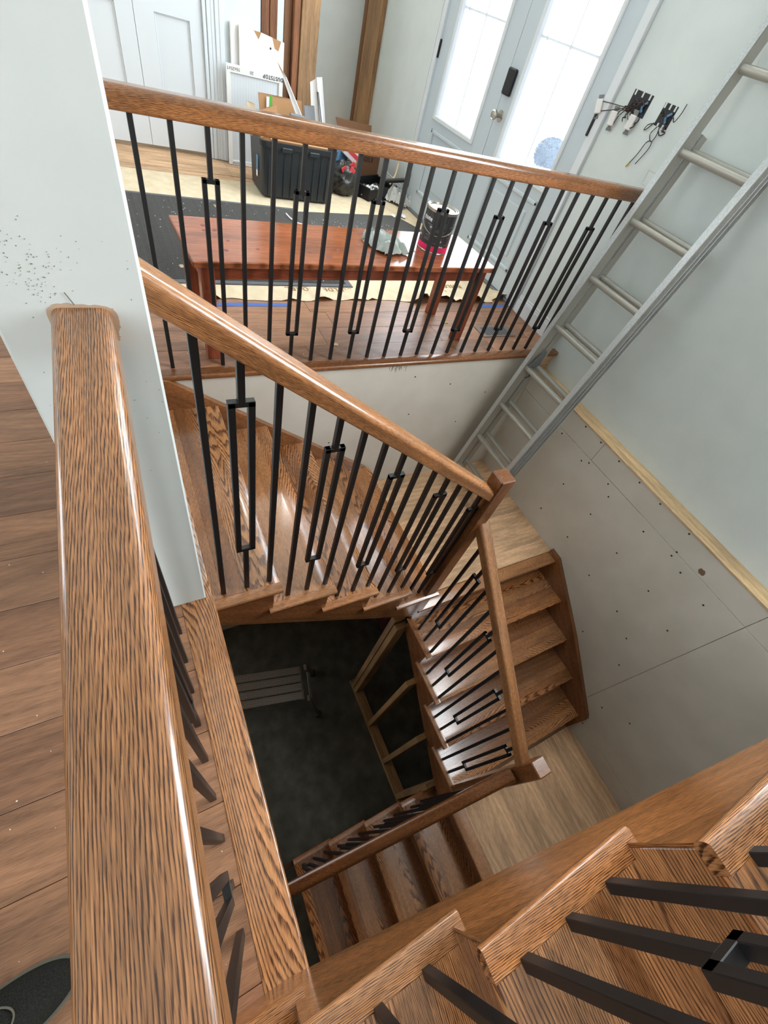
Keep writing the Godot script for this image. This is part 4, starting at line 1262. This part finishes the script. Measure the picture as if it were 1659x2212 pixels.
	for i in rings.size() - 1:
		for k in 20:
			var l := (k + 1) % 20
			var mid: Vector3 = (rings[i][k] + rings[i + 1][l]) * 0.5
			var nn: Vector3 = (rings[i][l] - rings[i][k]).cross(rings[i + 1][k] - rings[i][k]).normalized()
			var outw := (mid - tc) * Vector3(1, 0, 1)
			if nn.dot(outw) * (1 if i < 5 else -1) < 0: nn = -nn
			b.quad(rings[i][k], rings[i][l], rings[i + 1][l], rings[i + 1][k], nn)
	var fl := MB.new()
	part("body", b, M.tote, o)
	for k in 9:
		b = MB.new()
		b.box(tc + Vector3(-0.24 + 0.06 * k, 0.175, 0.186), Vector3(0.012, 0.3, 0.01), 0.004)
		part("rib", b, M.tote, o)
	for s in [-0.11, 0.11]:
		b = MB.new()
		b.box(tc + Vector3(s, 0.335, 0.203), Vector3(0.08, 0.03, 0.012), 0.004)
		part("rim_tab", b, M.tote, o)
	b = MB.new()
	b.span(tc + Vector3(-0.28, 0.05, -0.165), tc + Vector3(0.28, 0.3, 0.165), 0.01)
	part("packed_scraps", b, M.cardboard, o)
	b = MB.new()
	b.box(tc + Vector3(-0.297, 0.2, 0.05), Vector3(0.004, 0.09, 0.05), 0.0)
	part("sticker", b, M.wire_blue, o, "blue and white sticker")
	b = MB.new()
	b.box(tc + Vector3(-0.298, 0.13, 0.05), Vector3(0.004, 0.04, 0.03), 0.0)
	part("sticker", b, M.paint_white, o)
	# scraps standing in the tote
	var z := -4.3
	o = thing("cardboard_flap", "tan cardboard box flap with a green label sticking up from the tote", "cardboard")
	part("flap", sheet([Vector3(1.18, 0.575, z), Vector3(1.52, 0.575, z - 0.02), Vector3(1.53, 0.3, z + 0.03), Vector3(1.2, 0.3, z + 0.03)], 0.012, 0.006), M.cardboard, o)
	b = MB.new()
	b.box(Vector3(1.25, 0.515, z + 0.02), Vector3(0.03, 0.1, 0.002))
	part("label", b, M.paint_white, o)
	b = MB.new()
	b.box(Vector3(1.268, 0.52, z + 0.021), Vector3(0.02, 0.11, 0.003))
	part("label", b, mat(hexc(90, 176, 62), 0.5), o, "green label")
	for s in [
		["trim_strip", "white painted strip leaning left out of the tote, tip chipped brown", [Vector3(1.285, 0.755, -4.15), Vector3(1.335, 0.71, -4.14), Vector3(1.6, 0.33, -4.13), Vector3(1.52, 0.36, -4.15)], 0.012, M.paint_white],
		["trim_strip", "tall white strip standing upright at the right end of the tote", [Vector3(1.6, 0.735, -4.25), Vector3(1.64, 0.745, -4.24), Vector3(1.725, 0.32, -4.2), Vector3(1.685, 0.32, -4.21)], 0.01, M.paint_white],
		["trim_strip", "torn white and brown strip behind the tall upright strip in the tote", [Vector3(1.56, 0.7, -4.27), Vector3(1.6, 0.725, -4.26), Vector3(1.68, 0.32, -4.23), Vector3(1.61, 0.32, -4.24)], 0.008, M.paper_white],
		["trim_strip", "thin dark edged strip between the white strips in the tote", [Vector3(1.61, 0.66, -4.245), Vector3(1.62, 0.66, -4.235), Vector3(1.7, 0.33, -4.2), Vector3(1.685, 0.33, -4.21)], 0.006, M.black],
		["metal_offcut", "grey sheet metal offcut with a jagged top in the tote", [Vector3(1.5, 0.575, -4.2), Vector3(1.58, 0.585, -4.2), Vector3(1.63, 0.33, -4.17), Vector3(1.53, 0.33, -4.17)], 0.004, M.grey],
		["cardboard_scrap", "small brown cardboard piece lying at the left rim of the tote", [Vector3(1.1, 0.5, -4.12), Vector3(1.265, 0.555, -4.13), Vector3(1.285, 0.4, -4.06), Vector3(1.13, 0.37, -4.05)], 0.01, M.cardboard],
		["cardboard_scrap", "pale torn cardboard corner at the far left of the tote", [Vector3(1.07, 0.53, -4.22), Vector3(1.13, 0.52, -4.22), Vector3(1.15, 0.35, -4.2), Vector3(1.1, 0.34, -4.2)], 0.01, M.paper],
		["cardboard_scrap", "long cardboard piece lying along the front rim of the tote", [Vector3(1.2, 0.385, -4.08), Vector3(1.66, 0.385, -4.08), Vector3(1.66, 0.37, -4.03), Vector3(1.2, 0.37, -4.03)], 0.012, M.cardboard]]:
		o = thing(s[0], s[1], "scrap", "scraps sticking out of the tote")
		part("piece", sheet(s[2], s[3], 0.004), s[4], o)
		if s[0] == "trim_strip" and s[1].begins_with("white painted"):
			part("chipped_tip", sheet([Vector3(1.272, 0.775, -4.151), Vector3(1.32, 0.725, -4.141), Vector3(1.335, 0.71, -4.139), Vector3(1.285, 0.755, -4.149)], 0.013), M.cardboard, o)
	o = thing("plastic_case", "small grey plastic box with a recess on top of the scraps in the tote", "box")
	b = MB.new()
	b.box(Vector3(1.42, 0.49, -4.1), Vector3(0.12, 0.05, 0.06), 0.006, Basis(Vector3.UP, -0.15))
	part("box", b, M.plastic, o)
	b = MB.new()
	b.box(Vector3(1.42, 0.522, -4.105), Vector3(0.11, 0.015, 0.05), 0.003, Basis(Vector3.UP, -0.15))
	part("lid", b, M.grey, o)
	# bag, boxes, tray beyond the tote
	o = thing("garbage_bag", "crumpled dark garbage bag with red scraps beside the tote", "bag")
	part("bag", blob(Vector3(1.97, 0.11, -4.36), Vector3(0.13, 0.13, 0.13), 0.22, 0.035, 9), M.bag, o)
	for p in [Vector3(1.93, 0.2, -4.27), Vector3(2.0, 0.2, -4.26), Vector3(2.02, 0.23, -4.3)]:
		b = MB.new()
		b.box(p, Vector3(0.05, 0.05, 0.01), 0.003, Basis(Vector3(0.3, 0.2, 1).normalized(), rng.randf_range(-0.8, 0.8)))
		part("red_scrap", b, M.red, o)
	o = thing("carton", "small white and red printed carton lying above the garbage bag", "box")
	b = MB.new()
	b.box(Vector3(2.03, 0.3, -4.42), Vector3(0.14, 0.1, 0.1), 0.003, Basis(Vector3(0, 0, 1), -0.5))
	part("carton", b, mat(hexc(206, 190, 190), 0.5), o)
	b = MB.new()
	b.box(Vector3(2.03, 0.3, -4.369), Vector3(0.142, 0.03, 0.004), 0.0, Basis(Vector3(0, 0, 1), -0.5))
	part("stripe", b, M.red, o)
	b = MB.new()
	b.box(Vector3(1.93, 0.26, -4.47), Vector3(0.16, 0.14, 0.12), 0.003, Basis(Vector3.UP, 0.2))
	solo("carton", b, M.wire_blue, "blue carton corner peeking out behind the tote", "box")
	b = MB.new()
	b.span(Vector3(2.1, 0.0, -4.62), Vector3(2.2, 0.27, -4.5), 0.004)
	solo("cardboard_box", b, M.cardboard, "narrow tan cardboard box between the bag and the big brown box", "box")
	o = thing("cardboard_box", "big brown open cardboard box standing in the corner behind the paint tray", "box")
	var bc := Vector3(2.31, 0.2, -4.82)
	b = MB.new()
	b.span(bc + Vector3(-0.17, -0.2, -0.13), bc + Vector3(0.17, 0.1, 0.13), 0.003)
	part("box", b, M.cardboard_dark, o)
	part("flap", sheet([bc + Vector3(-0.17, 0.1, 0.13), bc + Vector3(0.17, 0.1, 0.13), bc + Vector3(0.2, 0.15, 0.22), bc + Vector3(-0.2, 0.16, 0.21)], 0.004), M.cardboard, o)
	part("flap", sheet([bc + Vector3(-0.17, 0.1, -0.13), bc + Vector3(0.17, 0.1, -0.13), bc + Vector3(0.19, 0.19, -0.21), bc + Vector3(-0.2, 0.2, -0.2)], 0.004), M.cardboard_dark, o)
	text("print", "FRAGILE", 0.05, bc + Vector3(0.0, 0.0, 0.1312), Basis.IDENTITY, M.hole, o)
	o = thing("paint_tray", "black paint tray smeared with white paint on the floor by the doors", "tray")
	var tb := Basis(Vector3.UP, 0.45)
	var tp := Vector3(2.32, 0, -4.42)
	b = MB.new()
	for s in [[Vector3(0, 0.01, 0), Vector3(0.42, 0.014, 0.26)], [Vector3(0, 0.05, 0.128), Vector3(0.43, 0.09, 0.012)], [Vector3(0, 0.06, -0.128), Vector3(0.43, 0.11, 0.012)], [Vector3(0.21, 0.055, 0), Vector3(0.012, 0.1, 0.26)], [Vector3(-0.21, 0.055, 0), Vector3(0.012, 0.1, 0.26)]]:
		b.box(tp + tb * s[0], s[1], 0.004, tb)
	part("tray", b, M.black, o)
	part("liner", crumple(tp + Vector3(0, 0.014, 0), 0.44, 0.27, 0.07, 0.05, 61, 0.45), M.bag, o)
	part("paint_smear", crumple(tp + Vector3(-0.03, 0.05, 0.02), 0.22, 0.11, 0.035, 0.03, 64, 0.45, 16), M.paint_white, o, "wet white paint")
	o = thing("plastic_sheet", "crumpled clear white plastic sheet trailing from the paint tray", "plastic")
	part("sheet", crumple(Vector3(2.51, 0.01, -4.26), 0.16, 0.36, 0.13, 0.035, 71, 0.5), M.plastic, o)
	o = thing("roller_handle", "black tube lying over the plastic sheet against the door", "tool")
	b = MB.new()
	b.tube([Vector3(2.4, 0.14, -4.36), Vector3(2.56, 0.19, -4.28)], 0.018, 12)
	part("tube", b, M.black, o)
	b = MB.new()
	b.tube([Vector3(2.44, 0.13, -4.33), Vector3(2.5, 0.2, -4.36), Vector3(2.53, 0.28, -4.4)], 0.01, 8)
	part("stick", b, M.paper, o)

# ------------------------------------------------------------------ open switch boxes
func build_wires():
	var W := func(z: float, y: float, d: float) -> Vector3: return Vector3(XR - d, y, z)
	for s in [[-2.24, -2.103, 1.172, 1.263, "open black two-gang switch box with tangled wires, nearer the doors"], [-2.02, -1.932, 1.17, 1.26, "open black single switch box with loose wires, nearer the ladder"]]:
		var o := thing("switch_box", s[4], "switch box", "open switch boxes")
		var b := MB.new()
		b.span(W.call(s[0], s[2], -0.02), W.call(s[1], s[3], 0.0015), 0.002)
		part("box", b, M.black, o)
		for k in 5:
			b = MB.new()
			var z: float = lerpf(s[0], s[1], (k + 0.7) / 5.4)
			var up := k % 2 == 0
			b.span(W.call(z - 0.006, s[3] - 0.022 if up else s[2] + 0.001, 0.001), W.call(z + 0.004, s[3] - 0.001 if up else s[2] + 0.014, 0.004), 0.001)
			part("plaster_tab", b, M.wall, o)
		for k in (9 if s[0] < -2.2 else 3):
			b = MB.new()
			var p: Vector3 = W.call(rng.randf_range(s[0] + 0.01, s[1] - 0.01), rng.randf_range(s[2], s[2] + 0.06), 0.004)
			var path := [p]
			for q in 5:
				p += Vector3(-rng.randf_range(-0.004, 0.012), rng.randf_range(-0.018, 0.012), rng.randf_range(-0.02, 0.02))
				p.x = minf(p.x, XR - 0.004)
				path.append(p)
			b.tube(smooth(path), 0.0028, 6)
			part("wire", b, [M.wire_black, M.wire_brown, M.wire_black][k % 3], o)
		b = MB.new()
		b.tube(smooth([W.call(s[1] - 0.012, s[3] - 0.03, 0.004), W.call(s[1] - 0.03, s[3] - 0.05, 0.012), W.call(s[1] - 0.02, s[2] + 0.02, 0.01)]), 0.006, 7)
		part("cable", b, M.wire_blue, o, "blue cable sleeve")
		if s[0] > -2.2:
			for pth in [[W.call(-1.935, 1.215, 0.004), W.call(-1.915, 1.22, 0.02), W.call(-1.9, 1.207, 0.02), W.call(-1.887, 1.24, 0.02), W.call(-1.885, 1.278, 0.02)], [W.call(-1.99, 1.17, 0.004), W.call(-2.0, 1.14, 0.012), W.call(-1.985, 1.12, 0.014), W.call(-1.968, 1.113, 0.014), W.call(-1.962, 1.14, 0.01), W.call(-1.975, 1.17, 0.004)], [W.call(-1.965, 1.117, 0.014), W.call(-1.96, 1.09, 0.014), W.call(-1.975, 1.05, 0.012), W.call(-1.993, 1.012, 0.01)], [W.call(-1.975, 1.116, 0.014), W.call(-1.995, 1.1, 0.014), W.call(-2.01, 1.05, 0.012), W.call(-2.032, 1.004, 0.01)], [W.call(-2.015, 1.175, 0.004), W.call(-2.04, 1.165, 0.012), W.call(-2.05, 1.14, 0.014), W.call(-2.035, 1.15, 0.012), W.call(-2.018, 1.178, 0.006)]]:
				b = MB.new()
				b.tube(smooth(pth), 0.0022, 6)
				part("wire", b, M.wire_black, o)
			b = MB.new()
			b.beam(W.call(-2.032, 1.006, 0.01), W.call(-2.042, 0.985, 0.01), 0.008, 0.008, Vector3(0, 0, 1), 0.002)
			part("wire_nut", b, M.yellow, o, "yellow wire end")
	for s in [[-2.4, 1.15, -0.4, "white switch dangling furthest left over the door casing", 0.03], [-2.27, 1.13, -0.1, "white switch hanging on wires below the two-gang box, left one", 0.028], [-2.143, 1.145, 0.0, "white switch hanging on wires below the two-gang box, right one", 0.026]]:
		var o := thing("loose_switch", s[3], "switch", "switches dangling on wires")
		var bs := Basis(Vector3(1, 0, 0), s[2]) * Basis(Vector3.UP, 0.5)
		var c: Vector3 = W.call(s[0], s[1], s[4])
		var b := MB.new()
		b.box(c, Vector3(0.02, 0.06, 0.034), 0.003, bs)
		part("switch_body", b, M.paper_white, o)
		b = MB.new()
		b.box(c + bs * Vector3(0.011, 0, 0), Vector3(0.002, 0.1, 0.02), 0.0, bs)
		for t in [-1, 1]: b.box(c + bs * Vector3(0.011, 0.045 * t, 0), Vector3(0.004, 0.012, 0.028), 0.001, bs)
		part("yoke", b, M.grey, o)
		for t in [-1, 1]:
			b = MB.new()
			b.tube(smooth([c + bs * Vector3(0, 0.02 * t, 0.016), (c + W.call(-2.2, 1.19, 0.01)) * 0.5 + Vector3(-0.012, 0.012 * t, 0), W.call(-2.2 + 0.02 * t, 1.19, 0.006)]), 0.0022, 6)
			part("wire", b, M.wire_brown, o)
	var pm := MB.new()
	for s in [[-1.896, 1.014, -1.841, 1.016], [-1.894, 0.964, -1.896, 1.014], [-1.896, 0.956, -1.872, 0.954]]:
		pm.beam(W.call(s[0], s[1], 0.0003), W.call(s[2], s[3], 0.0003), 0.0012, 0.0006, Vector3(1, 0, 0))
	solo("pencil_mark", pm, M.scuff, "faint pencil lines on the wall below the single switch box", "mark")

func smooth(p: Array) -> Array:
	var c := Curve3D.new()
	for i in p.size():
		var t: Vector3 = ((p[min(i + 1, p.size() - 1)] as Vector3) - (p[max(i - 1, 0)] as Vector3)) / 6.0
		c.add_point(p[i], -t, t)
	c.bake_interval = 0.008
	return Array(c.get_baked_points())

# ------------------------------------------------------------------ basement
func build_basement():
	var o := thing("work_platform", "grey aluminium work platform with slatted top and splayed legs on the basement floor", "work platform")
	var a := Vector3(0.672, -2.55, -0.91)
	var ux := Vector3(-0.977, 0, -0.213)
	var uz := Vector3(-0.213, 0, 0.977)
	var bs := Basis(ux, Vector3.UP, ux.cross(Vector3.UP))
	for k in 4:
		var b := MB.new()
		var c := a + ux * 0.58 + uz * (-0.1065 + 0.071 * k)
		b.box(c - Vector3(0, 0.012, 0), Vector3(1.1, 0.024, 0.062), 0.003, bs)
		for t in 3:
			b.box(c + uz * (-0.02 + 0.02 * t) + Vector3(0, 0.001, 0), Vector3(1.1, 0.003, 0.004), 0.001, bs)
		part("slat", b, M.alu_dull, o)
	for x in [0.03, 0.34, 0.9, 1.13]:
		var b := MB.new()
		b.box(a + ux * x + Vector3(0, -0.035, 0), Vector3(0.03, 0.03, 0.28), 0.003, bs)
		part("crossbar", b, M.alu_dull, o)
	for x in [-0.02, 1.18]:
		var sg := -1.0 if x < 0 else 1.0
		for s in [-1, 1]:
			var b := MB.new()
			var p: Vector3 = a + ux * x + uz * s * 0.13 + Vector3(0, -0.03, 0)
			var q: Vector3 = a + ux * (x + sg * 0.12) + uz * s * 0.19
			q.y = BASE + 0.005
			b.beam(p, q, 0.05, 0.025, uz, 0.004)
			part("leg", b, M.alu_dull, o)
			b = MB.new()
			b.box(q + Vector3(0, 0.012, 0), Vector3(0.05, 0.03, 0.06), 0.005, bs)
			part("foot", b, M.black, o)
		var br := MB.new()
		br.beam(a + ux * (x + sg * 0.04) + uz * -0.15 + Vector3(0, -0.18, 0), a + ux * (x + sg * 0.04) + uz * 0.15 + Vector3(0, -0.18, 0), 0.025, 0.02, ux, 0.003)
		part("leg_brace", br, M.alu_dull, o)
	# stud wall under the middle flight
	o = thing("stud_wall", "unfinished pine stud wall under the middle flight in the dark basement", "framing")
	var b := MB.new()
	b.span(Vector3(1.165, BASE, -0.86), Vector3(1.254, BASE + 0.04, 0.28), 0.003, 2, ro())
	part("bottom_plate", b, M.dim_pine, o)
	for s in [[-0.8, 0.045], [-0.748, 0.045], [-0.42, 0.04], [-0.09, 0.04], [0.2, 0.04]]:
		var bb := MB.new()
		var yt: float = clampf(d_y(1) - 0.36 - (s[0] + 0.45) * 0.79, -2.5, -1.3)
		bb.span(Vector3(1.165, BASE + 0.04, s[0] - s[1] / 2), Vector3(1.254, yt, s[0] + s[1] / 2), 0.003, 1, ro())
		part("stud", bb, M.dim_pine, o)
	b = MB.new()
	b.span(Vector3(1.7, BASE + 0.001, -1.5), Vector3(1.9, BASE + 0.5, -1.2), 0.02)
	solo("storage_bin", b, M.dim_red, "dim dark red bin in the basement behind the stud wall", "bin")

# ------------------------------------------------------------------ shoe, scraps, outside
func build_small_things():
	var o := thing("shoe", "toe of a dark grey felt shoe on the hall floor at the lower left edge", "shoe")
	var c := Vector3(-0.49, 0.0, 0.062)
	var fw := Vector3(0.985, 0, -0.17)
	var sd := Vector3(0.17, 0, 0.985)
	var half := func(t: float) -> float: return 0.047 * sqrt(maxf(0.0, 1.0 - pow(maxf(0.0, (t - 0.6) / 0.4), 2.6))) * (0.86 + 0.14 * sin(t * 3.0))
	var b := MB.new()
	b.grid(func(u: float, v: float) -> Vector3:
		var t := u
		var a := PI * v
		var hw: float = half.call(t)
		var hh := 0.03 + 0.062 * pow(1.0 - t, 0.7)
		hh *= sqrt(maxf(0.0, 1.0 - pow(t, 9.0)))
		return c + fw * (t * 0.29 - 0.145) + sd * (-cos(a) * hw) + Vector3(0, 0.016 + sin(a) * hh, 0), 40, 24)
	part("upper", b, M.shoe, o)
	b = MB.new()
	var outl := PackedVector2Array()
	for k in 41: outl.append(Vector2(k / 40.0 * 0.294 - 0.147, half.call(k / 40.0) + 0.004))
	for k in range(40, -1, -1): outl.append(Vector2(k / 40.0 * 0.294 - 0.147, -half.call(k / 40.0) - 0.004))
	b.prism(outl, Transform3D(Basis(fw, sd, Vector3(0, -1, 0)), c + Vector3(0, 0.018, 0)), 0.018)
	part("sole", b, M.shoe_edge, o, "paler felt sole edge")
	b = MB.new()
	var arc := []
	for k in 25:
		var a := -1.7 + 3.4 * k / 24.0
		var t := 0.52 + 0.2 * cos(a)
		var sx := 0.62 * sin(a)
		var hw: float = half.call(t)
		var hh := 0.03 + 0.062 * pow(1.0 - t, 0.7)
		arc.append(c + fw * (t * 0.29 - 0.145) + sd * sx * hw + Vector3(0, 0.0175 + hh * sqrt(1.0 - sx * sx), 0))
	b.tube(arc, 0.0016, 6)
	part("seam", b, M.shoe_edge, o, "pale stitched seam")
	# wood chips and paper scraps on the floor
	var spots := [[Vector3(0.725, 0.003, -3.71), "wood shaving curl on the mat beside the bench's far left corner", M.paper, 0.05], [Vector3(0.976, 0.001, -1.97), "tan wood chip on the hardwood behind the middle balusters", M.paper, 0.022], [Vector3(1.859, 0.001, -2.17), "greenish chip on the hardwood by the bench's right legs", M.yellow, 0.02], [Vector3(2.3, 0.012, -3.9), "white paper scrap on the skewed mat's far edge", M.paint_white, 0.04], [Vector3(2.4, 0.012, -3.92), "larger white paper square at the skewed mat's far right corner", M.paint_white, 0.06], [Vector3(0.33, 0.012, -2.78), "pale yellow shaving on the mat left of the bench", M.paper, 0.03], [Vector3(2.3, 0.001, -1.93), "tan chip on the hardwood in front of the floor vent", M.paper, 0.016]]
	for s in spots:
		solo("wood_chip", crumple(s[0], s[3] * 1.4, s[3], s[3] * 0.4, 0.06, rng.randi() % 900, rng.randf() * 3.0, 10), s[2], s[1], "scrap", "chips and scraps on the floor")
	var dust := MB.new()
	for k in 260:
		var p := Vector3(rng.randf_range(0.0, 2.3), 0.0135, rng.randf_range(-3.8, -2.65))
		if p.x > 1.3: p = Vector3(rng.randf_range(1.4, 2.2), 0.0115, rng.randf_range(-3.7, -3.45))
		var r := rng.randf_range(0.0015, 0.006)
		dust.box(p, Vector3(r, 0.002, r * rng.randf_range(0.4, 1.0)), 0.0, Basis(Vector3.UP, rng.randf() * 3.0))
	solo("sawdust", dust, M.paper_white, "pale bits of sawdust scattered over the dark mats", "dust", "", "stuff")
	var dots := MB.new()
	for k in 70:
		var p := Vector3(rng.randf_range(-0.5, -0.045), 0.0, rng.randf_range(-1.5, 0.2))
		if k % 2 == 0: p = Vector3(rng.randf_range(0.1, 2.5), 0.0, rng.randf_range(-2.4, -1.85))
		var r := rng.randf_range(0.0008, 0.003)
		dots.box(p, Vector3(r, 0.0016, r), 0.0, Basis(Vector3.UP, rng.randf() * 3.0))
	solo("sawdust", dots, M.paper_white, "tiny pale specks of dust on the brown hardwood", "dust", "", "stuff")
	# snowman decoration outside the right front door
	o = thing("snowman", "white snowman decoration with a blue knitted hat outside the right front door", "decoration")
	var sc := Vector3(3.42, 0.6, -3.46)
	part("head", blob(sc, Vector3(0.12, 0.12, 0.12), 0.0, 0.1, 3, 28, 18), M.snow, o)
	part("body", blob(sc - Vector3(0, 0.42, 0), Vector3(0.25, 0.4, 0.25), 0.0, 0.1, 3, 28, 18), M.snow, o)
	part("hat", blob(sc + Vector3(0, 0.125, 0), Vector3(0.138, 0.11, 0.138), 0.14, 0.3, 8, 48, 28), tri(mat(Color(1, 1, 1), 0.95, 0.0, noise_tex(hexc(70, 100, 130), hexc(236, 240, 244), 0.16, 19, 256)), 3.0), o, "blue knitted hat")
	for q in [Vector3(-0.114, 0.012, 0.0), Vector3(-0.1, 0.012, 0.062)]:
		var eb := MB.new()
		eb.lathe([Vector2(0, 0.01), Vector2(0.012, 0.006), Vector2(0.015, 0)], sc + q, Vector3(-1, 0, 0.4).normalized(), 10)
		part("eye", eb, M.black, o)
